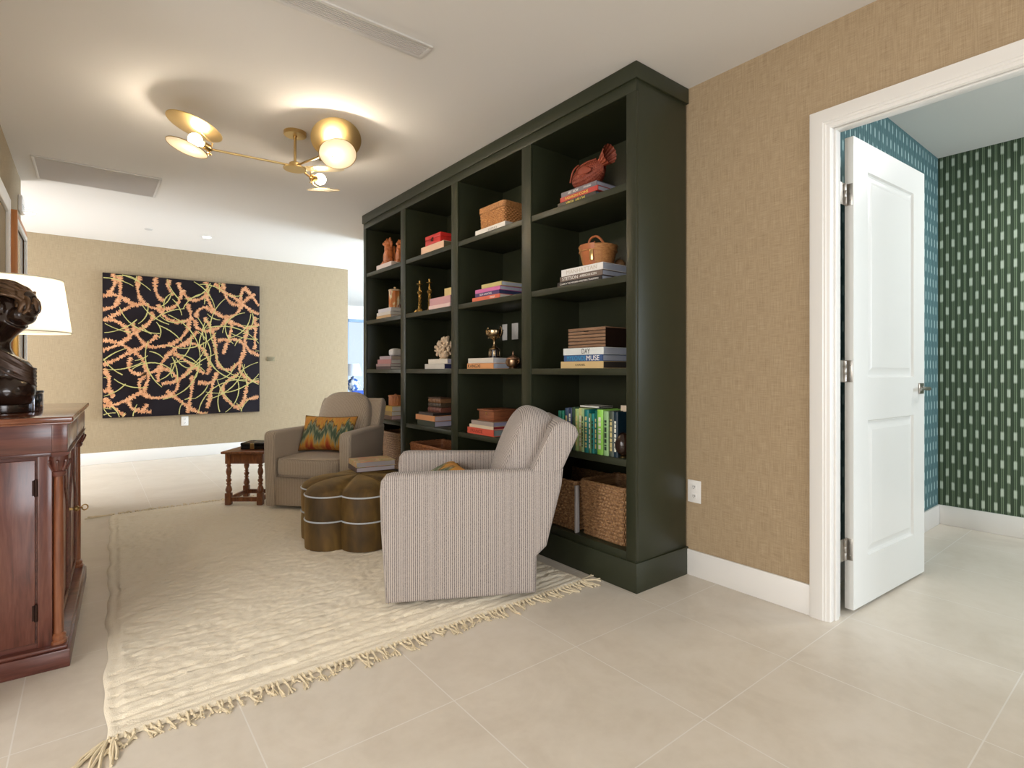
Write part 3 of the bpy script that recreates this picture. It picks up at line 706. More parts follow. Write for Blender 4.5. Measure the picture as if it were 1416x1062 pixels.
def coral():
    X = BX+.15; y = y_of(614, X); r = thing('coral', 'cream ruffled piece of coral standing on two pale books', 'coral', (X, y, zC2))
    m = MB(); rnd = random.Random(3)
    m.ball((0, 0, .05), (.05, .06, .05), 2)
    for i in range(120):
        a, b = rnd.uniform(0, 2*PI), rnd.uniform(-.5, 1.4); R = rnd.uniform(.05, .1)
        c = Vector((math.cos(a)*math.cos(b)*R*.8, math.sin(a)*math.cos(b)*R*1.1, .085+math.sin(b)*R))
        c.z = max(.012, c.z); m.ball(c, (rnd.uniform(.009, .02), rnd.uniform(.009, .02), rnd.uniform(.01, .02)), 1)
    for i in range(26):
        a = rnd.uniform(0, 2*PI); m.ball((.03*math.cos(a), .03*math.sin(a)-.02, .17+rnd.uniform(0, .035)), .013, 1)
    tag_o = remesh(m.build('branches', plain('coral_cream', C(222, 198, 170), .8, 0, .12, .4, 120), r), .004, 2)
    MB().lathe([(0, 0), (.045, 0), (.042, .012), (0, .014)], (0, 0, 0), 20).build('base', plain('coral_base', C(200, 180, 152), .8), r)
coral()
zD2 = stack(2, 1, 571.5, [
 (576.5, 600, 1.1, .30, (54, 60, 46), (190, 184, 204), 'dark green book with tan panel, lowest below the small old-volume box', []),
 (574.6, 600.8, 1.1, .30, (206, 142, 92), (196, 180, 184), 'orange-tan book above the dark green book, below the small old-volume box', []),
 (578.5, 598.5, .55, .34, (62, 50, 42), (44, 36, 32), 'thin dark book with cream blocks directly under the small old-volume box', [])])
def book_box():
    X = BX+.10; ya, yb = y_of(591.5, X), y_of(609.5, X); L = ya-yb; h = z_of(600, 549.5, X)-zD2
    r = thing('stacked_book_box', 'small brown box shaped like three old bound volumes on the thin dark book', 'box', (X, (ya+yb)/2, zD2))
    z = 0
    for i, (f, c) in enumerate(((.34, (112, 66, 52)), (.3, (76, 60, 44)), (.3, (132, 94, 62)))):
        m = MB(); T = h*f; W = .12
        m.prism([(.006, z), (W, z), (W, z+T*.94), (.006, z+T*.94), (.001, z+T*.7), (0, z+T*.5), (.001, z+T*.25)], 'y', -L/2+i*.004, L/2-i*.004, .0015)
        for q in (-.35, -.1, .15, .38): m.box(-.003, .004, L*q-.004, L*q+.004, z+T*.08, z+T*.86, .001)
        m.build('volume', plain('old_leather%d' % i, C(*c), .5, 0, .2), r); z += T
    MB().box(-.002, .122, -L/2+.006, L/2-.006, z, z+h*.06, .002).build('lid', plain('old_leather_top', C(86, 62, 44), .5), r)
book_box()
# ---- farthest bay
zA1 = stack(3, 4, 360.5, [(520, 540.5, 1, .30, (226, 206, 196), (226, 202, 188), 'pale pink book beneath the orange lion figures', [])])
TERRA = plain('orange_glaze', C(196, 112, 58), .3, 0, .3, .25, 40, Coat_Weight=.5)
def lion(px, X, lab, s, hgt):
    y = y_of(px, X); r = thing('lion_figure', lab, 'figurine', (X, y, zA1), 0, 'glazed lion figures'); k = hgt/.28
    B = [((0, 0, .05), (.05, .055, .05)), ((0, .0, .11), (.05, .052, .06)), ((0, .0, .17), (.046, .045, .05)), ((-.005, s*.008, .225), (.042, .044, .04)), ((-.035, s*.016, .215), (.026, .028, .022)),
         ((.0, .034, .262), (.014, .014, .022)), ((.0, -.034, .262), (.014, .014, .022)), ((-.04, .03, .02), (.022, .018, .02)), ((-.04, -.03, .02), (.022, .018, .02)), ((-.03, .032, .075), (.018, .016, .06)), ((-.03, -.032, .075), (.018, .016, .06)),
         ((.05, 0, .10), (.03, .02, .07)), ((.06, 0, .17), (.02, .016, .04)), ((-.03, -.01, .15), (.02, .03, .02))]
    B = [((c[0]*k, c[1]*k, c[2]*k), tuple(q*k for q in rr)) for c, rr in B]
    for a in range(12):
        q = a*PI/6; B.append(((.012*k, .046*k*math.cos(q), (.215+.044*math.sin(q))*k), .013*k))
    blob('body', TERRA, r, B, (), .004, 2)
    MB().box(-.065*k, .065*k, -.06*k, .06*k, 0, .014*k, .004).build('base', TERRA, r)
lion(537.5, BX+.10, 'orange glazed lion figure, the taller left one of the pair on the top shelf', 1, .285)
lion(553.5, BX+.15, 'orange glazed lion figure partly hidden by the bookcase stile', -1, .25)
zB1 = stack(3, 3, 424.5, [
 (520, 540, .9, .30, (206, 166, 116), PGW, 'tan book at the bottom of the stack under the painted jar', []),
 (521, 540, .95, .30, (214, 204, 192), PGW, 'white patterned book in the middle of the stack under the painted jar', []),
 (523, 540.5, 1.05, .30, (210, 204, 206), PGW, 'pale grey printed book directly under the painted jar', [])])
def jar():
    X = BX+.12; y = y_of(546, X); r = thing('painted_jar', 'orange and ivory painted lidded jar on pale books in the farthest bay', 'jar', (X, y, zB1)); h = z_of(541, 404, X)-zB1
    t = NT('painted_glaze'); n = t.noise(t.coord('Object', (14, 14, 8)), 1, 2)
    t.base(t.ramp(n, [(.38, C(198, 116, 60)), (.47, C(206, 140, 84)), (.5, C(222, 204, 164)), (.6, C(226, 208, 176)), (.64, C(150, 40, 30))])); t.set(Roughness=.3)
    MB().prism([(.062*math.cos(a*PI/4+.39), .062*math.sin(a*PI/4+.39)) for a in range(8)], 'z', 0, h, .006).build('body', t.m, r)
    MB().lathe([(0, h), (.066, h), (.066, h+.012), (.05, h+.018), (.012, h+.022), (.01, h+.034), (.014, h+.04), (0, h+.046)], (0, 0, 0), 16).build('lid', plain('jar_lid', C(214, 184, 150), .4, 0, .1), r)
jar()
zC1 = stack(3, 2, 492, [
 (520, 539.5, .8, .30, (62, 42, 44), PGW, 'dark book with grey lettering at the bottom of the farthest bay stack', []),
 (520, 540, .7, .32, (150, 120, 116), PGW, 'thin taupe book, second up in the farthest bay stack', []),
 (522, 540.5, 1.2, .30, (168, 112, 110), PGW, 'dusty rose book in the farthest bay stack', []),
 (525, 541, .9, .28, (164, 146, 150), (186, 170, 150), 'mauve-grey book directly under the carved white box', [])])
t = thing('carved_box', 'small carved white rounded box on the mauve-grey book', 'box', (BX+.12, y_of(547, BX+.12), zC1))
MB().rbox((0, 0, .038), (.06, .06, .038), 4, 8).build('body', plain('carved_white', C(206, 202, 198), .5, 0, .15, .5, 90), t, smooth=60)
MB().lathe([(.05, .066), (.05, .074), (.02, .082), (0, .083)], (0, 0, 0), 20).build('lid', plain('carved_white2', C(212, 208, 202), .5, 0, .1), t)
zD1 = stack(3, 1, 562, [
 (529, 540.5, .9, .30, (120, 88, 70), (206, 176, 176), 'brown book at the bottom of the stack just behind the far armchair', []),
 (530, 540.8, 1.0, .30, (196, 160, 96), PGW, 'ochre book in the stack just behind the far armchair', []),
 (530.5, 541.3, 1.1, .30, (226, 190, 84), PGW, 'yellow book under the ribbed wooden canister', [])])
t = thing('wooden_canister', 'ribbed orange-brown wooden canister with flat lid on the yellow book', 'canister', (BX+.12, y_of(547, BX+.12), zD1))
cw = m_wood('canister_wood', C(140, 76, 38), C(182, 112, 64), C(204, 140, 88), (30, 2, 3), .5, .1)
def canf(u, v):
    a = 2*PI*u; R = .068+.003*abs(math.sin(a*14)); return (R*math.cos(a), R*math.sin(a), .001+.095*v)
m = MB(); V = m.grid(canf, 168, 6, close_u=True); m.bm.faces.new([c[0] for c in V][::-1]); m.build('body', cw, t, smooth=50)
MB().lathe([(0, .096), (.076, .096), (.076, .106), (.07, .11), (.012, .112), (.012, .12), (0, .124)], (0, 0, 0), 28).build('lid', cw, t)
# ------------------------------------------------------------------ rug
RUGC = [(.035, 2.255), (2.30, 2.235), (2.35, 5.74), (.13, 5.74)]
def rug_xy(u, v):
    a = Vector(RUGC[0]).lerp(Vector(RUGC[1]), u); b = Vector(RUGC[3]).lerp(Vector(RUGC[2]), u); return a.lerp(b, v)
def rug():
    from mathutils import noise as N
    r = thing('rug', 'cream shaggy wool rug with knotted fringe under the armchairs', 'rug', (0, 0, 0))
    m = MB()
    def f(u, v):
        p = rug_xy(u, v); du = min(u, 1-u)*2.27; dv = min(v, 1-v)*3.5; e = min(du, dv)
        wob = .006*math.sin(v*31+1)+.004*math.sin(v*77)
        if u < .02 or u > .98: p.x += wob
        z = .019+.004*N.noise((p.x*9, p.y*9, 0))+.007*N.noise((p.x*24, p.y*70, 1.7))+.004*N.noise((p.x*60, p.y*110, 4.2))
        # flat-woven bands and cut ridges parallel to the short ends, a plain selvedge on the long sides
        rg = 0
        for q, dp in ((.055, .010), (.085, .008), (.12, .013), (.20, .011), (.29, .011), (.36, .009), (.47, .007), (.62, .006)):
            rg += dp*math.exp(-((dv-q-.008*math.sin(u*24+q*40))/.007)**2)
        if dv < .11: z = .013+.003*N.noise((p.x*20, p.y*60, 0))
        if du < .05: z = .012+.002*N.noise((p.x*30, p.y*30, 0))
        z -= rg
        if e < .012: z = .002+.010*(e/.012)
        return (p.x, p.y, max(.002, z))
    m.grid(f, 210, 320); m.build('pile', WOOL, r, smooth=80, recalc=True)
    rnd = random.Random(5); m = MB()
    for v, sg in ((0, -1), (1, 1)):
        n = 92
        for i in range(n):
            u = (i+.5)/n+rnd.uniform(-.003, .003); p = rug_xy(min(.995, max(.005, u)), v); L = rnd.uniform(.05, .10); th = rnd.uniform(-.5, .5)
            clump = 1 if rnd.random() < .8 else .55
            q = [(p.x, p.y-sg*.01, .012), (p.x+.006*th, p.y+sg*.012, .012), (p.x+L*.35*th, p.y+sg*L*.45*clump, .007), (p.x+L*.8*th+rnd.uniform(-.02, .02), p.y+sg*L*clump, .006)]
            m.tube(spline(q, 4), .0042, 5)
            k = q[1]; m.ball((k[0], k[1], .011), (.008, .008, .007), 1)
            for _ in range(3):
                e = q[3]; s = q[2]
                m.tube([s, ((s[0]+e[0])/2+rnd.uniform(-.012, .012), (s[1]+e[1])/2, .007), (e[0]+rnd.uniform(-.02, .02), e[1]+sg*rnd.uniform(-.012, .014), .004)], .0028, 4)
    # frayed cords hanging at the corners
    for (cx, cy, dx, dy) in ((.035, 2.25, -.10, -.10), (.045, 2.25, -.05, -.13), (.06, 2.25, .0, -.13), (2.29, 2.24, .09, -.05), (2.3, 2.25, .12, .02), (2.26, 2.235, .05, -.1), (.13, 5.74, -.12, .05), (.15, 5.74, -.16, .01)):
        for _ in range(3):
            m.tube(spline([(cx, cy, .012), (cx+dx*.5+rnd.uniform(-.015, .015), cy+dy*.5, .009), (cx+dx+rnd.uniform(-.03, .03), cy+dy+rnd.uniform(-.02, .02), .005)], 4), .005, 5)
    fr = m.build('fringe', plain('fringe_wool', C(222, 206, 174), .95, 0, .12, .3, 120), r); fr['kind'] = 'stuff'
rug()
RZ = .022
# ------------------------------------------------------------------ armchairs
CW = .90
def armchair(name, lab, loc, rz, mat):
    r = thing('armchair', lab, 'armchair', (loc[0], loc[1], RZ), rz, 'matching upholstered swivel armchairs')
    AT = .115
    def put(m, *a, **k):
        for v in m.bm.verts: v.co.y = CW/2+(v.co.y-CW/2)*(1-.20*max(0, v.co.x))
        return m.build(*a, **k)
    side = [(.012, .025), (-.012, .40), (-.018, .60), (-.012, .655), (.01, .682), (.045, .69), (.80, .69), (.955, .69), (.945, .60), (.862, .275), (.808, .225), (.803, .025)]
    for y0, y1 in ((0, AT), (CW-AT, CW)):
        a = put(MB().prism(side, 'y', y0, y1, .028, 4), 'arm', mat, r, smooth=50)
        yo = y0+.006 if y0 == 0 else y1-.006
        sg = -1 if y0 == 0 else 1; ys = (y0 if y0 == 0 else y1)-sg*.001
        w = MB().tube(spline([(.03, ys, .03), (.014, ys, .40), (.012, ys, .60), (.018, ys, .655), (.05, ys, .662), (.5, ys, .66), (.80, ys, .662), (.935, ys, .664)], 5), .0028, 6)
        put(w, 'welt', mat, a)
    back = [(.60, .20), (.66, .42), (.78, .69), (.885, .905), (.93, .945), (.985, .945), (1.03, .915), (1.045, .875), (.955, .69), (.862, .275), (.808, .23), (.803, .10), (.60, .10)]
    b = put(MB().prism(back, 'y', .012, CW-.012, .03, 4), 'back_frame', mat, r, smooth=50)
    put(MB().box(.02, .62, AT-.01, CW-AT+.01, .03, .285, .015), 'front_rail', mat, r)
    def puff(q):
        k = 1+.10*(1-min(1, abs(q.x))**2)*(1-min(1, abs(q.y))**2)
        return Vector((q.x, q.y, q.z*k))
    W2 = (CW-2*AT)/2-.002
    c = put(MB().rbox((.31, CW/2, .375), (.345, W2, .088), 7, 12, puff), 'seat_cushion', mat, r, smooth=80)
    m = MB()
    for z in (.30, .452):
        o = []
        for i in range(48):
            a = 2*PI*i/48; ca, sa = math.cos(a), math.sin(a); L = (abs(ca)**7+abs(sa)**7)**(1/7); f = .985
            o.append((.31+.345*ca/L*f, CW/2+W2*sa/L*f, z))
        m.tube(o, .0035, 6, True)
    put(m, 'welt', mat, c)
    tilt = Matrix.Rotation(math.radians(20), 4, 'Y')
    def puffb(q):
        k = 1+.16*(1-min(1, abs(q.z))**2)*(1-min(1, abs(q.y))**2)
        x = q.x*k
        if q.x < 0: x *= 1.0
        return Vector((x, q.y*(1-.03*max(0, q.z)), q.z))
    bc = Vector((.757, CW/2, .712))
    c2 = put(MB().rbox(bc, (.128, W2+.0, .305), 3.4, 12, puffb, tilt), 'back_cushion', mat, r, smooth=80)
    m = MB()
    for xo in (-.085, .085):
        o = []
        for i in range(56):
            a = 2*PI*i/56; ca, sa = math.cos(a), math.sin(a); L = (abs(ca)**3.4+abs(sa)**3.4)**(1/3.4); f = .905
            q = tilt @ Vector((xo, (W2)*ca/L*f*(1-.03*max(0, sa)), .305*sa/L*f)); o.append(bc+q)
        m.tube(o, .003, 6, True)
    put(m, 'welt', mat, c2)
    MB().lathe([(0, 0), (.27, 0), (.27, .022), (0, .022)], (.42, CW/2, .0), 40).build('swivel_base', plain('dark_swivel', C(46, 40, 36), .5), r)
    return r
un = math.radians(-33.0)
armchair('armchair', 'large grey-beige striped armchair seen from its side, nearest the camera', (1.175, 2.571), un, FAB_NEAR)
uf = math.radians(40.0)
FA = (1.21+.837*math.sin(uf), 5.106-.837*math.cos(uf))
armchair('armchair', 'beige armchair facing the camera beside the small turned-leg table', FA, uf, FAB_FAR).scale = (.88, .93, 1)
def pillow(lab, base, rz, loc, rot, sx=.26, sz=.155, sy=.075):
    r = thing('throw_pillow', lab, 'pillow', (base[0]+loc[0]*math.cos(rz)-loc[1]*math.sin(rz), base[1]+loc[0]*math.sin(rz)+loc[1]*math.cos(rz), loc[2]), 0, 'flame stitch throw pillows')
    M = Matrix.Rotation(rz, 4, 'Z') @ rot
    def fn(q):
        return q
    m = MB()
    def side(sg):
        def f(u, v):
            a, b = 2*u-1, 2*v-1; px = a*(1-.07*(1-b*b)*1); pz = b*(1-.09*(1-a*a))
            th = sy*((1-a**4)*(1-b**4))**.45
            return (px*sx, sg*th, pz*sz)
        return f
    m.grid(side(1), 28, 20); m.grid(side(-1), 28, 20)
    bmesh.ops.remove_doubles(m.bm, verts=m.bm.verts, dist=.0005)
    b = m.build('cushion', KILIM, r, smooth=80)
    o = []
    for i in range(80):
        t = i/80*4; k = int(t); f = (t-k)*2-1
        a, bb = ((f, -1), (1, f), (-f, 1), (-1, -f))[k]
        o.append((a*(1-.07*(1-bb*bb))*sx, 0, bb*(1-.09*(1-a*a))*sz))
    p = MB().tube(o, .005, 6, True).build('piping', plain('dark_gold_cord', C(118, 84, 34), .8), r)
    for x in (b, p): x.matrix_local = M
# pillow frames: local x = seat depth, y = across the seat
pillow('flame stitch pillow in ochre and green propped on the far armchair', FA, uf, (.375, .435, RZ+.635), Matrix.Rotation(math.radians(-90), 4, 'Z') @ Matrix.Rotation(math.radians(-22), 4, 'X'), .27, .17)
pillow('flame stitch pillow on the near armchair, mostly hidden behind its arm', (1.175, 2.571), un, (.29, .47, RZ+.548), Matrix.Rotation(math.radians(-90+14), 4, 'Z') @ Matrix.Rotation(math.radians(-64), 4, 'X'), .24, .16)
# ------------------------------------------------------------------ ottoman
def ottoman():
    cx, cy, R, n = 1.575, 3.865, .425, 6
    r = thing('ottoman', 'olive brown velvet flower-shaped ottoman with pale piping between the two armchairs', 'ottoman', (cx, cy, RZ))
    rho = .168; d = R-rho; th0 = math.radians(-102)
    def rad(th):
        p = (th-th0+PI/n) % (2*PI/n)-PI/n; s2 = d*math.sin(p); q = rho*rho-s2*s2
        return d*math.cos(p)+math.sqrt(max(q, .0001))
    z1, z2, zt = .195, .365, .455
    def wall(z0, za, bulge, name, inset0=0, inset1=0):
        m = MB(); N = 240
        def f(u, v):
            th = 2*PI*u; k = 1-bulge+bulge*math.sin(PI*(.08+.84*v))**.5; rr = rad(th)*k
            return (rr*math.cos(th), rr*math.sin(th), z0+(za-z0)*v)
        m.grid(f, N, 10, close_u=True); return m
    m = wall(.0, z1, .015, 'x'); m.build('lower_tier', VELVET, r, smooth=75)
    m = wall(z1, z2, .02, 'x'); m.build('upper_tier', VELVET, r, smooth=75)
    m = MB()
    def top(u, v):
        th = 2*PI*u; s = 1-v; p = (th-th0+PI/n) % (2*PI/n)-PI/n
        k = 1 if s > .92 else 1; rr = rad(th)*s
        dome = (1-s**3.2)**.55; crease = .035*math.exp(-((abs(p)-PI/n)/.13)**2)*s*(1-s**6)
        return (rr*math.cos(th), rr*math.sin(th), z2+(zt-z2)*dome-crease*.8)
    m.grid(top, 240, 26, close_u=True); bmesh.ops.remove_doubles(m.bm, verts=m.bm.verts, dist=.0004)
    m.build('top_cushion', VELVET, r, smooth=80)
    for z in (z1, z2):
        MB().tube([(rad(2*PI*i/240)*.998*math.cos(2*PI*i/240), rad(2*PI*i/240)*.998*math.sin(2*PI*i/240), z) for i in range(240)], .0055, 7, True).build('piping', PIPING, r)
    MB().lathe([(0, 0), (.02, 0), (.018, .006), (0, .008)], (0, 0, zt-.002), 16).build('button', VELVET, r)
ottoman()
zo = RZ+.458
for i, (lab, col, pg, T, L, W, off, a) in enumerate((('dark-edged white-paged book at the bottom of the pair on the ottoman', (70, 44, 40), (190, 180, 184), .036, .245, .30, 0, -8), ('patterned coral and cream book on top of the ottoman', (196, 132, 96), (170, 162, 162), .040, .245, .30, .006, -8.5))):
    # spine towards the left, page fore-edges to the camera
    r = thing('book', lab, 'book', (1.585, 4.015-off, zo), math.radians(a), 'books on the ottoman')
    book_parts(r, L, W, T, col, pg)
    if i:
        t = NT('marbled_cover'); q = t.noise(t.coord('Object', (9, 16, 4)), 1, 4, .6, .8)
        t.base(t.ramp(q, [(.3, C(190, 104, 74)), (.45, C(212, 160, 120)), (.52, C(170, 160, 96)), (.62, C(222, 196, 164)), (.75, C(176, 92, 70))])); t.set(Roughness=.4)
        r.children[0].data.materials[0] = t.m
    zo += T+.0006
# ------------------------------------------------------------------ side table
def side_table():
    d = Vector((.787, -.617)); n = Vector((.617, .787)); c = Vector((1.077, 5.342))+n*.21+d*.005
    r = thing('side_table', 'small turned-leg oak stool table beside the far armchair', 'side table', (c.x, c.y, RZ), math.atan2(d.y, d.x))
    H = .49; w, dp = .145, .165
    MB().box(-.195, .195, -.215, .215, H-.022, H, .006, 3).build('table_top', OAK, r)
    m = MB()
    m.box(-w, w, -dp-.012, -dp+.012, H-.115, H-.022, .002).box(-w, w, dp-.012, dp+.012, H-.115, H-.022, .002).box(-w-.012, -w+.012, -dp, dp, H-.115, H-.022, .002).box(w-.012, w+.012, -dp, dp, H-.115, H-.022, .002)
    m.build('apron', OAK, r)
    prof = [(.020, .115), (.027, .125), (.029, .14), (.022, .165), (.014, .18), (.021, .188), (.021, .195), (.014, .203), (.024, .22), (.024, .23), (.013, .245), (.019, .25), (.019, .256), (.013, .262), (.02, .28), (.025, .30), (.022, .325), (.014, .345), (.022, .352), (.022, .358), (.015, .366), (.022, .38)]
    for sx in (-1, 1):
        for sy in (-1, 1):
            m = MB(); x, y = sx*w, sy*dp
            m.box(x-.026, x+.026, y-.026, y+.026, 0, .11, .007).box(x-.024, x+.024, y-.024, y+.024, .375, H-.022, .005)
            m.lathe([(.02, .108)]+prof+[(.02, .385)], (x, y, 0), 18); m.build('leg', OAK, r)
    for sy in (-1, 1): MB().box(-w+.02, w-.02, sy*dp-.013, sy*dp+.013, .03, .07, .004).build('stretcher', OAK, r)
    for sx in (-1, 1): MB().box(sx*w-.013, sx*w+.013, -dp+.02, dp-.02, .03, .07, .004).build('stretcher', OAK, r)
    b = thing('black_box', 'flat black lacquer box with a brass clasp on the small oak table', 'box', (c.x+n.x*.03+d.x*.045, c.y+n.y*.03+d.y*.045, RZ+H), math.atan2(d.y, d.x))
    MB().box(-.125, .125, -.11, .11, 0, .035, .003).build('body', BLACK, b); MB().box(-.127, .127, -.112, .112, .036, .062, .005).build('lid', BLACK, b)
    MB().box(-.035, .002, -.1165, -.111, .006, .058, .002).build('clasp', BRASS, b)
    MB().box(-.05, .05, -.04, .04, .0622, .0632).build('inlay', plain('dark_inlay', C(58, 52, 46), .3), b)
side_table()
# ------------------------------------------------------------------ antique cabinet (root at its near front plinth corner, x = towards the room)
CRZ = math.radians(-2.36)
def cabinet():
    r = thing('cabinet', 'antique mahogany cabinet with corner columns and arched doors at the left edge', 'cabinet', (-.068, 2.94, 0), CRZ)
    L, D = 1.19, .50
    f = -.060      # carcass front plane
    m = MB(); m.box(-D, 0, 0, L, 0, .075, .003); m.box(-D, -.008, .008, L-.008, .075, .092, .006, 3); m.build('plinth', MAHOG_H, r)
    m = MB(); m.box(-D+.01, f, .045, L-.045, .09, .90); m.build('carcass', MAHOG_H, r)
    # near side: framed door with butt hinges
    s = MB().box(-D+.02, f-.055, .036, .046, .115, .875, .002).build('side_door', MAHOG, r)
    MB().box(f-.048, f-.0, .034, .046, .092, .90, .003).build('side_stile', MAHOG, r)
    MB().box(-D+.01, f, .032, .046, .888, .905, .003).build('side_bead', MAHOG_H, r)
    for z in (.24, .76):
        m = MB(); m.lathe([(0, -.035), (.006, -.035), (.006, .035), (0, .035)], (f-.0515, .0335, z), 10); m.box(f-.064, f-.052, .0345, .037, z-.032, z+.032); m.build('hinge', plain('iron_hinge', C(58, 40, 34), .5, .8), s)
    # frieze with two drawers, and top with canted edge
    MB().box(-D, -.012, .012, L-.012, .905, 1.026, .003).build('frieze', MAHOG_H, r)
    for ya, yb in ((.006, .062), (L-.062, L-.006), (L/2-.02, L/2+.02)): MB().box(-.06, -.008, ya, yb, .908, 1.024, .003).build('frieze_block', MAHOG_H, r)
    for a, b in ((.07, L/2-.03), (L/2+.03, L-.07)):
        d = MB().box(-.03, -.009, a, b, .918, 1.012, .003).build('drawer', MAHOG_L, r)
    m = MB(); m.box(-D, .004, -.004, L+.004, 1.024, 1.032, .002); m.box(-D-.005, .012, -.012, L+.012, 1.032, 1.055, .006, 3); m.build('cabinet_top', m_wood('mahogany_top', C(74, 34, 20), C(120, 66, 42), C(150, 92, 62), (2.2, 22, 3), .15, .8), r)
    m = MB(); m.prism([(-.06, .905), (.0, .905), (-.004, .895), (-.02, .888), (-.06, .886)], 'y', .012, L-.012); m.build('cornice', MAHOG_H, r)
    # corner columns
    for y in (.055, L-.055):
        m = MB(); x = -.042
        m.lathe([(.031, .092), (.031, .104), (.025, .108), (.027, .118), (.027, .126), (.018, .134), (.0185, .142), (.019, .40), (.0165, .80), (.016, .812)], (x, y, 0), 20)
        c = m.build('column', MAHOG_L, r)
        m = MB(); m.lathe([(.022, .80), (.028, .812), (.028, .82), (.023, .826), (.03, .85), (.036, .872), (.036, .888), (0, .888)], (x, y, 0), 16)
        for q in range(8):
            a = q*PI/4; m.tube(spline([(x+.024*math.cos(a), y+.024*math.sin(a), .826), (x+.034*math.cos(a), y+.034*math.sin(a), .846), (x+.040*math.cos(a), y+.040*math.sin(a), .864), (x+.036*math.cos(a), y+.036*math.sin(a), .87)], 4), .005, 6)
        m.build('capital', MAHOG_H, r)
    # two doors with pointed-arch panels
    for a, b in ((.105, L/2-.002), (L/2+.002, L-.105)):
        d = MB().box(f-.004, f+.012, a, b, .11, .882, .003).build('door', MAHOG_L, r); mid = (a+b)/2; h = (b-a)/2-.05
        arch = [(mid-h, .16), (mid-h, .56)]+[(mid-h+2*h*math.sin(t)**1.0*.5*1.0, .56+.26*(t/(PI/2))**.8) for t in [k*PI/2/8 for k in range(1, 9)]]
        right = [(2*mid-y, z) for y, z in arch[::-1]]
        pts = [(f+.014, y, z) for y, z in arch+right[1:]]
        MB().tube(pts, .008, 8, True).build('arch_moulding', MAHOG_H, d)
        MB().tube([(f+.013, a+.02, .13), (f+.013, b-.02, .13), (f+.013, b-.02, .865), (f+.013, a+.02, .865)], .005, 6, True).build('door_moulding', MAHOG_H, d)
    ky = L/2+.03
    MB().lathe([(0, 0), (.012, 0), (.010, .006), (.006, .012), (.007, .026), (.014, .032), (.015, .042), (.008, .048), (0, .049)], (f+.012, ky-.06, .55), 16, (1, 0, 0)).build('knob', BRASS, r)
    MB().tube(spline([(f+.03, ky-.05, .55), (f+.06, ky-.045, .55), (f+.072, ky-.05, .55)], 4), .004, 6).tube([(f+.082+.012*math.cos(q*PI/8), ky-.05, .55+.014*math.sin(q*PI/8)) for q in range(16)], .003, 6, True).build('key', BRASS, r)
cabinet()
ZT = 1.0555
def at_lat(depth, lat): p = FWD*depth+RGT*lat; return p.x, p.y
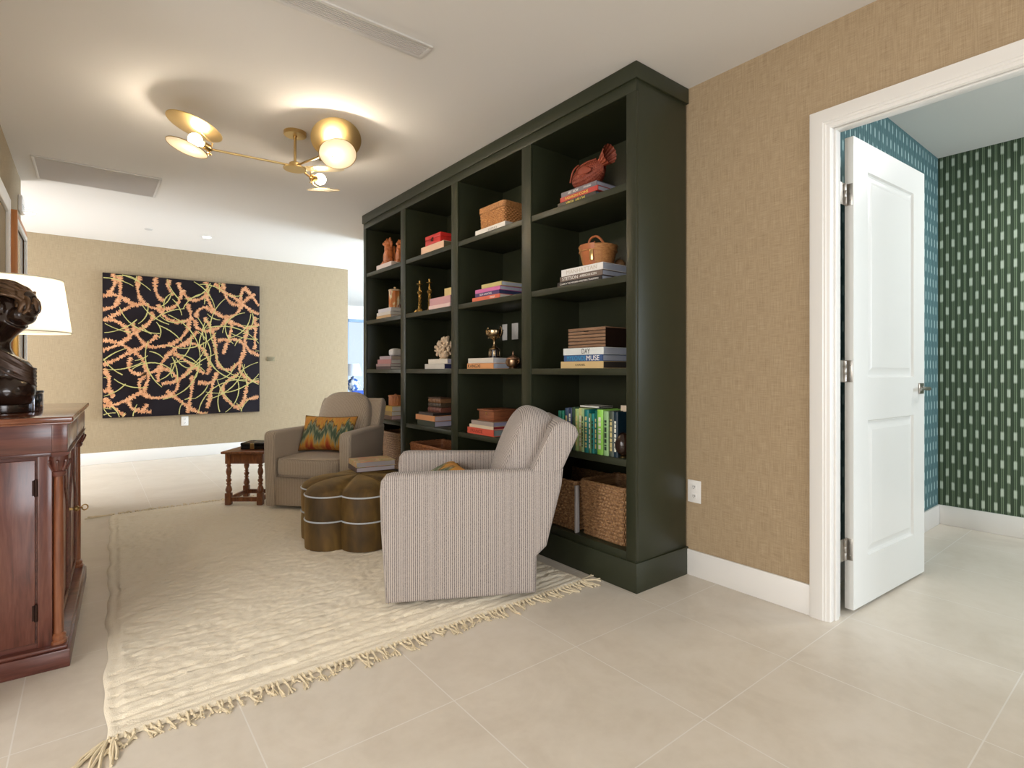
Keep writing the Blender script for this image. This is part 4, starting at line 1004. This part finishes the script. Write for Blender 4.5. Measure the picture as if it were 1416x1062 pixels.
# ------------------------------------------------------------------ bust
def bust():
    x, y = at_lat(2.47, -2.335)
    r = thing('bust', 'dark bronze bust with wavy gathered hair and draped shoulders on the cabinet', 'sculpture', (x, y, ZT), -YAW)
    B = [((-.008, 0, .468), (.098, .10, .108)), ((-.055, -.035, .43), (.06, .055, .07)), ((-.085, -.06, .40), (.028, .028, .03)), ((-.11, -.065, .452), (.014, .012, .026)), ((-.1, -.075, .425), (.014, .014, .008)), ((-.09, -.05, .49), (.04, .04, .03)),
         ((.106, 0, .528), (.036, .036, .034)), ((.118, .0, .478), (.036, .042, .042)), ((.085, .0, .445), (.045, .06, .045)), ((.05, -.07, .47), (.02, .014, .03)),
         ((-.03, .0, .19), (.14, .11, .085)), ((-.06, 0, .13), (.16, .12, .08)), ((.03, -.02, .10), (.105, .11, .085)), ((-.05, 0, .06), (.17, .13, .06))]
    T = []
    m = MB()
    for c, q in B: m.ball(c, q)
    m.tube(spline([(.04, 0, .43), (-.005, 0, .375), (-.035, 0, .32), (-.04, 0, .24)], 4), [.066, .062, .058, .055, .052, .05, .05, .05, .052, .056, .065, .078, .09], 16)
    body = remesh(m.build('figure', BRONZE, r), .0045, 5)
    m = MB()
    rn = random.Random(2)
    for i in range(19):
        a = -1.45+i*2.9/18+rn.uniform(-.04, .04); f1, f2 = rn.uniform(0, 6), rn.uniform(7, 12)
        pts = []
        for k in range(12):
            t = k/11; ph = PI*.98-t*PI*.99
            rr = 1.115+.045*math.sin(t*f2+f1)+rn.uniform(-.01, .015)
            e = a*(1-.5*t)+.08*math.sin(t*10+f1)
            pts.append((-.004+.108*rr*math.cos(ph), -.112*rr*math.sin(e)*math.sin(max(.3, ph)), .478+.112*rr*math.sin(ph)*math.cos(e)))
        m.tube(spline(pts, 3), [.0082]*len(spline(pts, 3)), 6)
    for i in range(14):
        q = rn.uniform(0, 6.28); c = Vector((.10, 0, .53)) if i % 2 else Vector((.115, 0, .48)); R0 = .026 if i % 2 else .032
        m.tube(spline([c+Vector((R0*math.cos(q+w*.5)*math.cos(w*.25), .04*math.sin(q+w*.5), R0*math.sin(w*.9+q))) for w in range(8)], 4), .007, 6)
    m.ball((.104, 0, .53), (.026, .03, .026), 2); m.ball((.115, 0, .48), (.03, .036, .034), 2)
    for i in range(8):
        a = i*PI/4; m.tube(spline([(.106+.02*math.cos(a), .0+.03*math.sin(a), .53), (.112+.034*math.cos(a), .036*math.sin(a), .505), (.11+.03*math.cos(a), .04*math.sin(a), .465), (.08, .03*math.sin(a), .44)], 5), .010, 8)
    remesh(m.build('hair', plain('bronze_hair', C(104, 78, 56), .30, .45, .3, .35, 110), r), .0026, 0)
    m = MB()
    for i in range(6):
        o = i*.0165; w = .004*math.sin(i*2.1)
        m.tube(spline([(-.13, -.10, .31-o), (-.05, -.115, .322-o), (.03, -.09+w, .297-o), (.085, -.05, .252-o*.95+w), (.122, .0, .205-o*.8), (.10, .05, .20-o)], 6), .0085, 7)
    remesh(m.build('drapery', plain('bronze_drape', C(72, 52, 40), .32, .4, .2), r), .003, 1)
    m = MB(); m.prism([(.155*math.cos(q*PI/16)-.05, .125*math.sin(q*PI/16)) for q in range(32)], 'z', 0, .05, .006); m.prism([(.145*math.cos(q*PI/16)-.05, .115*math.sin(q*PI/16)) for q in range(32)], 'z', .05, .068, .006); m.build('socle', BRONZE, r)
bust()
x, y = at_lat(2.52, -2.255)
t = thing('silver_box', 'small shiny silver box behind the base of the bust', 'box', (x, y, ZT), -YAW+.15)
MB().box(-.035, .035, -.03, .03, 0, .085, .004).build('body', plain('polished_silver', C(176, 184, 200), .12, 1.0), t); MB().box(-.037, .037, -.032, .032, .086, .10, .004).build('lid', plain('polished_silver', C(176, 184, 200), .12, 1.0), t)
# ------------------------------------------------------------------ table lamp
def table_lamp():
    x, y = at_lat(2.80, -2.585)
    r = thing('table_lamp', 'lit table lamp with a white tapered shade behind the bust', 'lamp', (x, y, ZT))
    MB().lathe([(0, 0), (.075, 0), (.075, .012), (.06, .018), (.02, .03), (.025, .06), (.045, .10), (.05, .14), (.035, .19), (.016, .23), (.022, .245), (.012, .26), (.010, .42), (0, .42)], (0, 0, 0), 28).build('base', plain('gold_lamp', C(200, 160, 90), .35, .8), r)
    zb, zt = .395, .672
    t = NT('lamp_shade'); t.base(C(244, 238, 222)); t.set(Roughness=.8, Transmission_Weight=0.0, Subsurface_Weight=.0)
    tr = t.n('ShaderNodeBsdfTranslucent'); tr.inputs[0].default_value = C(250, 242, 224); mx = t.n('ShaderNodeMixShader'); mx.inputs[0].default_value = .6
    out = [n for n in t.t.nodes if n.type == 'OUTPUT_MATERIAL'][0]; t.l(t.b.outputs[0], mx.inputs[1]); t.l(tr.outputs[0], mx.inputs[2]); t.l(mx.outputs[0], out.inputs[0])
    m = MB(); R0, R1 = .228, .193
    m.grid(lambda u, v: ((R0+(R1-R0)*v)*math.cos(2*PI*u), (R0+(R1-R0)*v)*math.sin(2*PI*u), zb+(zt-zb)*v), 64, 8, close_u=True)
    m.build('lamp_shade', t.m, r, recalc=True)
    m = MB()
    for R, z in ((R0-.001, zb), (R1-.001, zt)): m.tube([(R*math.cos(q*PI/28), R*math.sin(q*PI/28), z) for q in range(56)], .0035, 6, True)
    m.build('shade_trim', plain('shade_trim', C(236, 228, 208), .7), r)
    m = MB()
    for q in range(3): m.tube([(0, 0, zt-.03), ((R1-.004)*math.cos(q*2.09), (R1-.004)*math.sin(q*2.09), zt-.004)], .002, 6)
    m.build('shade_spider', BRASS, r)
    MB().ball((0, 0, .52), .032, 3).build('bulb', m_glow('lamp_bulb', (1, .90, .76, 1), 130), r)
table_lamp()
# ------------------------------------------------------------------ painting, plates
def painting():
    x0, x1, z0, z1 = .125, 2.062, .611, 2.55
    r = thing('painting', 'large square dark painting with orange and yellow looping strokes on the far wall', 'painting', ((x0+x1)/2, YF-.001, (z0+z1)/2))
    W, H = x1-x0, z1-z0; D = .045
    ct = NT('dark_canvas'); q = ct.noise(ct.coord('Object', (1, 1, 1)), 2, 3); ct.base(ct.ramp(q, [(.35, C(26, 19, 21)), (.7, C(34, 30, 36))])); ct.set(Roughness=.85, Specular_IOR_Level=.15)
    MB().box(-W/2, W/2, -D, 0, -H/2, H/2, .004).build('canvas', ct.m, r)
    S = [[(150, 80), (160, 140), (140, 190), (120, 195)], [(185, 90), (190, 150), (185, 220), (160, 280), (95, 300)], [(95, 220), (150, 210), (210, 235), (260, 270)], [(130, 350), (200, 310), (260, 275), (320, 265)],
         [(300, 95), (285, 150), (300, 230), (350, 280), (440, 298), (510, 270), (545, 200), (560, 180)], [(390, 100), (385, 170), (410, 230), (440, 240)], [(470, 115), (460, 160), (490, 210)], [(520, 130), (540, 185), (590, 235), (640, 240), (690, 215), (705, 170), (690, 130)],
         [(400, 265), (430, 330), (490, 370), (560, 370), (610, 350)], [(570, 260), (595, 310), (590, 380), (560, 450), (500, 500), (420, 525), (340, 520), (290, 470), (265, 420), (262, 380)], [(95, 365), (150, 365), (210, 400), (235, 450), (240, 480)],
         [(360, 310), (370, 350), (330, 400), (270, 440), (230, 475), (170, 520), (95, 550)], [(95, 490), (170, 500), (240, 545), (300, 590), (330, 650), (345, 720), (320, 800)], [(95, 640), (160, 610), (230, 570), (310, 530), (400, 460)],
         [(640, 430), (580, 490), (500, 540), (440, 600), (410, 660), (400, 740)], [(530, 520), (600, 505), (660, 530), (705, 590), (715, 650), (700, 695)], [(490, 560), (550, 600), (610, 640), (680, 690)],
         [(250, 590), (235, 650), (270, 690), (340, 695), (420, 660), (480, 680), (515, 730), (510, 790), (450, 830), (380, 840), (310, 810), (295, 750), (330, 690)], [(420, 755), (500, 740), (560, 700), (620, 640)], [(605, 700), (605, 780), (590, 860), (580, 930)],
         [(450, 795), (510, 840), (570, 885), (640, 925), (700, 938)], [(640, 745), (700, 750), (740, 740)], [(770, 680), (740, 740), (720, 830), (700, 900)], [(680, 345), (720, 400), (745, 470), (755, 560), (770, 630), (800, 660), (850, 665), (910, 620), (945, 560), (940, 510), (900, 485), (840, 480), (770, 490)],
         [(630, 350), (640, 310), (690, 285), (750, 320), (820, 345), (880, 330), (920, 290), (925, 210), (945, 170)], [(620, 360), (640, 410), (700, 430), (770, 410), (810, 380), (830, 360)], [(690, 190), (710, 250), (750, 310), (800, 340)],
         [(745, 135), (800, 185), (860, 215), (930, 260), (1000, 310), (1050, 325)], [(805, 130), (815, 200), (850, 255), (910, 270), (960, 240), (1020, 205)], [(945, 160), (1000, 220), (1050, 275)], [(830, 350), (860, 400), (840, 480), (805, 570)],
         [(830, 365), (900, 390), (970, 410), (1050, 390)], [(965, 420), (955, 500), (985, 550), (1050, 580)], [(1020, 340), (1025, 440), (1020, 540)], [(940, 560), (915, 650), (940, 700), (990, 730), (1050, 740)],
         [(910, 690), (840, 730), (800, 780), (820, 840), (880, 890), (930, 885), (950, 830), (970, 740)], [(1050, 830), (1000, 840), (940, 860), (905, 910)], [(100, 660), (130, 720), (130, 780), (150, 840)], [(97, 890), (160, 880), (230, 850), (310, 800)],
         [(100, 840), (150, 890), (210, 950)], [(230, 840), (240, 880), (265, 910), (340, 925), (360, 925)], [(340, 875), (310, 930)], [(97, 800), (130, 795), (150, 830)]]
    def cv(p):
        u = (p[0]-95)/960; yt = 75+83*u; yb = 965-45*u
        return Vector(((u-.5)*W, (.5-(p[1]-yt)/(yb-yt))*H))
    rnd = random.Random(11); m = MB(); e = -D-.0006
    def strip(pts, w, jag, y):
        for i, p in enumerate(pts):
            pass
        prev = None; n = len(pts)
        for i, p in enumerate(pts):
            d = (pts[min(i+1, n-1)]-pts[max(i-1, 0)]); d = d.normalized() if d.length > 0 else Vector((1, 0)); nn = Vector((-d.y, d.x))
            ww = w*(1+.25*math.sin(i*.13+w*900)); a = p+nn*ww*(1+rnd.uniform(-jag, jag)*1.0)+d*ww*.3*jag; b = p-nn*ww*(1+rnd.uniform(-jag, jag))+d*ww*.3*jag
            for q in (a, b):
                q.x = max(-W/2+.004, min(W/2-.004, q.x)); q.y = max(-H/2+.004, min(H/2-.004, q.y))
            cur = (m.bm.verts.new((a.x, y, a.y)), m.bm.verts.new((b.x, y, b.y)))
            if prev and (a-b).length > .001: m.bm.faces.new((prev[0], prev[1], cur[1], cur[0]))
            prev = cur
    for k, s in enumerate(S):
        pts = [v.xy for v in spline([(*cv(p), 0) for p in s], 26)]
        strip(pts, .021, .75, e-.00004*k)
    oc = NT('orange_brushwork'); q = oc.noise(oc.coord('Object', (3, 3, 3)), 9, 4); oc.base(oc.ramp(q, [(.3, C(184, 122, 80)), (.5, C(206, 148, 104)), (.7, C(216, 168, 126))])); oc.set(Roughness=.6)
    m.build('broad_strokes', oc.m, r, smooth=0, recalc=False)
    m = MB()
    for k in range(120):
        c = Vector((rnd.uniform(-.6, .6)*W, rnd.uniform(-.6, .6)*H)); R = rnd.uniform(.18, .7); a0 = rnd.uniform(0, 2*PI); sp = rnd.uniform(.5, 1.7)
        run = []
        for i in range(40):
            a = a0+sp*i/39; p = c+Vector((math.cos(a), math.sin(a)))*R
            if abs(p.x) < W/2-.008 and abs(p.y) < H/2-.008: run.append(p)
            else:
                if len(run) > 4: strip(run, .0055, .3, e-.003-.00003*k)
                run = []
        if len(run) > 4: strip(run, .0055, .3, e-.003-.00003*k)
    m.build('thin_strokes', plain('yellow_brushwork', C(188, 180, 112), .6, 0, .12), r, smooth=0, recalc=False)
painting()
t = thing('wall_plaque', 'small bronze coloured plaque on the far wall right of the painting', 'plaque', (2.235, YF, 1.427))
MB().box(-.06, .06, -.006, 0, -.034, .034, .001).build('plate', plain('plaque_metal', C(140, 130, 104), .4, .6), t)
MB().box(-.05, .05, -.0064, -.006, .006, .010).box(-.05, .03, -.0064, -.006, -.006, -.002).box(-.05, .04, -.0064, -.006, -.018, -.014).build('engraving', plain('plaque_mark', C(90, 82, 64), .6), t)
def outlet(lab, loc, rz, w=.089, h=.135):
    t = thing('wall_outlet', lab, 'outlet', loc, rz, 'wall outlets')
    MB().box(-w/2, w/2, -.006, 0, -h/2, h/2, .002).build('plate', WHITE, t)
    for s in (1, -1):
        MB().box(-.018, .018, -.008, -.005, s*.028-.016, s*.028+.016, .002).build('socket', WHITE, t)
        MB().box(-.008, -.005, -.0086, -.0079, s*.028-.004, s*.028+.008).box(.005, .008, -.0086, -.0079, s*.028-.004, s*.028+.008).box(-.002, .002, -.0086, -.0079, s*.028-.011, s*.028-.007).build('slots', INK, t)
outlet('white outlet on the tan wall between the bookcase and the doorway', (XW, 1.889, .513), -PI/2)
outlet('white outlet on the far wall under the painting', (1.07, YF, .52), 0)
# ------------------------------------------------------------------ ceiling fixtures
def pendant():
    hx, hy, hz = 1.171, 4.05, 2.735
    r = thing('ceiling_light', 'brass three-armed ceiling light with round disc reflectors', 'ceiling light', (hx, hy, CZ))
    z = hz-CZ
    MB().lathe([(0, 0), (.078, 0), (.078, -.022), (.074, -.026), (.014, -.028), (.014, -.04), (0, -.04)], (0, 0, 0), 36).build('canopy', BRASS, r)
    MB().lathe([(.0095, -.02), (.0095, z+.0)], (0, 0, 0), 14).build('stem', BRASS, r)
    MB().lathe([(0, z-.026), (.078, z-.026), (.08, z-.024), (.08, z-.018), (.076, z-.014), (.04, z-.012), (.04, z+.018), (.036, z+.022), (0, z+.022)], (0, 0, 0), 36).build('hub', BRASS, r)
    disc = plain('brass_disc', C(222, 196, 140), .32, 1.0); tt = NT('opal_disc'); tt.base(C(250, 246, 236)); tt.set(Roughness=.5); tl = tt.n('ShaderNodeBsdfTranslucent'); tl.inputs[0].default_value = C(252, 248, 238); mx = tt.n('ShaderNodeMixShader'); mx.inputs[0].default_value = .6
    ou = [n for n in tt.t.nodes if n.type == 'OUTPUT_MATERIAL'][0]; tt.l(tt.b.outputs[0], mx.inputs[1]); tt.l(tl.outputs[0], mx.inputs[2]); tt.l(mx.outputs[0], ou.inputs[0]); white = tt.m
    specs = [  # arm end, socket/bulb direction, disc normal (away from bulb, small disc side), distances
        (Vector((-.535, .045, 0)), Vector((-.71, -.27, .20)), Vector((-.46, -.05, -.88))),
        (Vector((.085, -.305, 0)), Vector((.42, -.55, .28)), Vector((-.16, -.47, -.87))),
        (Vector((.150, .115, -.02)), Vector((.75, .45, .20)), Vector((.02, .10, -.99)))]
    bulb = m_glow('pendant_bulb', (1, .87, .70, 1), 125)
    for e, dr, nn in specs:
        dr.normalize(); nn = (nn-dr*nn.dot(dr)).normalized(); e = e+Vector((0, 0, z))
        s0 = Vector((e.x, e.y, 0)).normalized()*.035+Vector((0, 0, z))
        MB().tube([s0, e], .0075, 10).ball(e, .014, 2).build('arm', BRASS, r)
        m = MB(); m.lathe([(0, 0), (.022, 0), (.024, .006), (.024, .05), (.018, .056), (0, .056)], e+dr*.005, 18, dr)
        m.tube([e-nn*.045, e+nn*.045], .0045, 8); m.lathe([(.016, 0), (.016, .006), (0, .006)], e+nn*.03, 14, nn); m.build('socket', BRASS, r)
        MB().ball(e+dr*.105, .042, 3).tube([e+dr*.05, e+dr*.075], .016, 12).build('bulb', bulb, r)
        up, lo = -nn, nn
        cu = e+dr*.135+up*.072; cl = e+dr*.135+lo*.072
        def plate(c, n, R, mat, nm):
            m = MB(); m.lathe([(0, .0), (R*.97, .010), (R, .012), (R, .0145), (R*.97, .0135), (0, .004)], c-n*.008, 48, n); return m.build(nm, mat, r)
        big = plate(cu, up, .168, disc, 'large_reflector')
        small = plate(cl, lo, .122, white, 'small_reflector')
        # thin brass rim on the small reflector and brackets to the socket
        ax = lo.orthogonal().normalized(); ay = lo.cross(ax)
        MB().tube([cl+lo*.0055+(ax*math.cos(q*PI/24)+ay*math.sin(q*PI/24))*.122 for q in range(48)], .0022, 6, True).build('rim', BRASS, small)
        MB().tube([e+up*.04, cu-dr*.04], .003, 6).tube([e+lo*.04, cl-dr*.04], .003, 6).build('bracket', BRASS, r)
pendant()
def grille(lab, x0, x1, y0, y1, nslat, axis):
    r = thing('ceiling_vent', lab, 'vent', ((x0+x1)/2, (y0+y1)/2, CZ)); w, d = (x1-x0)/2, (y1-y0)/2; m = MB(); b = .022
    m.box(-w, w, -d, -d+b, -.010, 0, .003).box(-w, w, d-b, d, -.010, 0, .003).box(-w, -w+b, -d+b, d-b, -.010, 0, .003).box(w-b, w, -d+b, d-b, -.010, 0, .003); m.build('frame', plain('vent_white', C(214, 210, 204), .5), r)
    m = MB()
    for i in range(nslat):
        if axis == 'x': y = -d+b+(2*d-2*b)*(i+.5)/nslat; m.box(-w+b, w-b, y-.0022, y+.0042, -.009, -.001)
        else: x = -w+b+(2*w-2*b)*(i+.5)/nslat; m.box(x-.002, x+.004, -d+b, d-b, -.009, -.001)
    m.build('slats', plain('vent_slat', C(214, 208, 202), .5), r); MB().box(-w+b, w-b, -d+b, d-b, -.0012, -.0002).build('backing', plain('vent_dark', C(170, 164, 160), .8), r)
grille('long white slot vent in the ceiling near the top edge of the photo', .35, 1.44, 2.516, 2.659, 7, 'x')
grille('large grey return-air grille in the ceiling above the far left corner', -.38, .51, 5.77, 6.43, 34, 'x')
def downlight(lab, x, y):
    r = thing('recessed_light', lab, 'light', (x, y, CZ), 0, 'recessed ceiling lights')
    MB().lathe([(.046, -.001), (.066, -.003), (.068, -.001), (.068, 0), (.046, 0)], (0, 0, 0), 32).build('trim_ring', WHITE, r)
    MB().lathe([(0, -.0015), (.046, -.0015), (.046, -.0005), (0, -.0005)], (0, 0, 0), 28).build('lens', m_glow('downlight_lens', (1, .93, .82, 1), 25), r)
downlight('left recessed ceiling light near the far wall', -.53, 7.95); downlight('recessed ceiling light above the painting', 1.19, 7.95)
t = thing('sprinkler_cover', 'small flat white sprinkler cap in the ceiling between the two recessed lights', 'sprinkler', (.56, 7.94, CZ))
MB().lathe([(0, -.008), (.038, -.008), (.042, -.004), (.042, 0), (0, 0)], (0, 0, 0), 28).build('cap', plain('cap_grey', C(200, 198, 194), .5), t)
# ------------------------------------------------------------------ left wall beyond the lamp
def framed_panel():
    r = thing('wall_mirror', 'tall mirror with orange wood sides on the left wall, above the lamp', 'mirror', (XL, 6.12, 0))
    MB().box(0.001, .052, -.45, -.40, .2, 2.50, .003).box(0.001, .045, .42, .46, .2, 2.50, .003).box(0.001, .045, -.40, .42, 2.45, 2.50, .003).box(0.001, .045, -.40, .42, .2, .25, .003).build('frame', ORANGEWOOD, r)
    MB().box(.03, .05, -.40, -.36, .25, 2.45, .004).box(.03, .05, .38, .42, .25, 2.45, .004).box(.03, .05, -.36, .38, 2.41, 2.45, .004).build('inner_frame', WHITE, r)
    MB().box(.022, .026, -.36, .38, .25, 2.41).build('mirror_glass', plain('mirror', C(200, 190, 176), .08, 1.0), r)
framed_panel()
def left_casing():
    m = MB(); m.box(XL, XL+.02, 5.50, 5.62, 0, 2.56, .004).box(XL, XL+.02, 4.76, 5.50, 2.44, 2.56, .004); return m
struct(left_casing(), 'trim_3', WHITE)
t = thing('door_chime', 'small white box high on the left wall near the ceiling', 'chime', (XL, 6.46, 2.72))
MB().box(.001, .03, -.10, .10, -.07, .07, .008, 3).build('cover', WHITE, t); MB().box(.030, .0305, -.07, .07, -.03, -.026).box(.030, .0305, -.07, .07, -.01, -.006).build('slots', INK, t)
# ------------------------------------------------------------------ glimpse of the living room beyond the far wall
FRAME_B = plain('window_frame_blue_grey', C(120, 150, 184), .4)
def win():
    m = MB(); Y = 14.0
    for x in (3.62, 4.9, 5.35, 6.6, 7.9): m.box(x, x+.07, Y-.02, Y+.08, 0, 2.62)
    m.box(3.6, 8.9, Y-.02, Y+.08, 2.55, 2.62).box(3.6, 8.9, Y-.02, Y+.08, 0, .06)
    o = struct(m, 'window_1', FRAME_B, smooth=0)
    g = MB().box(3.6, 8.9, Y+.03, Y+.036, .06, 2.55).build('pane', GLASS, o, smooth=0)
win()
def far_lamp():
    cx, cy = 4.55, 11.4
    r = thing('round_table', 'small round table with a blue-white lamp, seen past the far edge of the bookcase', 'table', (cx, cy, 0))
    wood = plain('grey_table', C(150, 160, 172), .4)
    MB().lathe([(0, .74), (.40, .74), (.41, .755), (.40, .77), (0, .77)], (0, 0, 0), 40).build('table_top', wood, r); MB().lathe([(.2, 0), (.2, .02), (.04, .05), (.035, .74)], (0, 0, 0), 24).build('pedestal', wood, r)
    l = thing('far_table_lamp', 'small lamp with a pale shade and blue-white body on the round table far away', 'lamp', (cx-.03, cy, .77))
    bw = NT('blue_white_ceramic'); q = bw.noise(bw.coord('Object'), 12, 3); bw.base(bw.ramp(q, [(.45, C(226, 230, 236)), (.55, C(60, 96, 160))])); bw.set(Roughness=.2)
    MB().lathe([(0, 0), (.07, 0), (.06, .02), (.11, .08), (.14, .17), (.11, .26), (.05, .3), (.05, .33), (.012, .34), (.012, .42), (0, .42)], (0, 0, 0), 28).build('base', bw.m, l)
    MB().lathe([(.19, .36), (.13, .62), (.127, .62), (.187, .36), (.19, .36)], (0, 0, 0), 36).build('lamp_shade', plain('far_shade', C(206, 212, 226), .8), l)
    v = thing('vase', 'small blue vase beside the far lamp', 'vase', (cx+.23, cy-.1, .77))
    MB().lathe([(0, 0), (.04, 0), (.07, .06), (.05, .13), (.025, .16), (.035, .19), (.03, .19), (.02, .16), (0, .15)], (0, 0, 0), 22).build('body', plain('vase_blue', C(90, 110, 120), .25), v)
    for i, (dx, dy, lab) in enumerate(((-.12, -.75, 'left blue upholstered stool in front of the far round table'), (.36, -.62, 'right blue upholstered stool in front of the far round table'))):
        s = thing('stool', lab, 'stool', (cx+dx, cy+dy, 0), .3*i, 'blue stools in the far room')
        blue = plain('royal_blue_fabric', C(40, 72, 150), .8)
        MB().rbox((0, 0, .42), (.2, .2, .075), 5, 8).build('seat', blue, s, smooth=70); MB().rbox((0, .17, .66), (.19, .03, .17), 5, 8).build('backrest', blue, s, smooth=70)
        for a in (-1, 1):
            for b in (-1, 1): MB().tube([(a*.15, b*.15, .36), (a*.17, b*.17, 0)], [.016, .011], 8).build('leg', OAK, s)
far_lamp()
# ------------------------------------------------------------------ lights
def area(name, loc, target, sx, sy, power, col, spread=180):
    d = bpy.data.lights.new(name, 'AREA'); d.shape = 'RECTANGLE'; d.size = sx; d.size_y = sy; d.energy = power; d.color = col; d.spread = math.radians(spread)
    o = bpy.data.objects.new(name, d); COL.objects.link(o); o.location = loc
    o.rotation_euler = (Vector(target)-Vector(loc)).to_track_quat('-Z', 'Y').to_euler(); return o
area('added_fill_rear', (1.3, -4.0, 1.6), (1.3, 3, 1.2), 1.8, 2.0, 80, (.90, .95, 1.0))  # added fill light behind the camera, set at an invented window
area('daylight_left_opening', (-2.75, 1.25, 1.6), (2.0, 3.6, .9), 1.2, 2.0, 100, (1, .985, .965))
area('daylight_left_opening_near', (-2.7, -.8, 1.4), (2.5, 1.0, .6), 1.6, 2.0, 50, (1, .98, .96))
area('added_fill_hallway', (-2.8, 7.8, 1.5), (1.2, 6.0, .5), 1.8, 2.2, 150, (.98, .98, 1.0))  # added fill light, brightens the far floor, far armchair and bookcase fronts
area('daylight_pantry_window', (4.3, -2.55, 1.7), (4.3, 1.3, 2.3), 1.6, 1.8, 62, (.80, .90, 1.0))
area('pantry_ceiling_lamp', (4.7, -.05, 2.93), (4.4, 0.1, 0), .5, .5, 20, (1, .99, .97))
area('daylight_living_room', (8.7, 7.5, 1.5), (1.5, 7.8, .9), 2.8, 2.4, 640, (.66, .82, 1.0))
area('daylight_living_side', (8.8, 11.4, 1.5), (4, 11.4, .8), 3.5, 2.2, 60, (.72, .85, 1.0))
# ------------------------------------------------------------------ world, camera, view
w = bpy.data.worlds.new('sky'); sc.world = w; w.use_nodes = True
bg = w.node_tree.nodes['Background']; bg.inputs[0].default_value = (.72, .86, 1, 1); bg.inputs[1].default_value = .85
cam = bpy.data.cameras.new('camera'); co = bpy.data.objects.new('camera', cam); COL.objects.link(co)
cam.sensor_width = 36; cam.lens = 36*FPX/1416; cam.shift_y = -(531-HY)/1416; cam.clip_start = .02
co.location = (0, 0, EYE); co.rotation_euler = (PI/2, 0, -YAW)
sc.camera = co
sc.view_settings.view_transform = 'Standard'; sc.view_settings.look = 'None'; sc.view_settings.gamma = 1
sc.view_settings.use_curve_mapping = False
sc.view_settings.exposure = 0.3
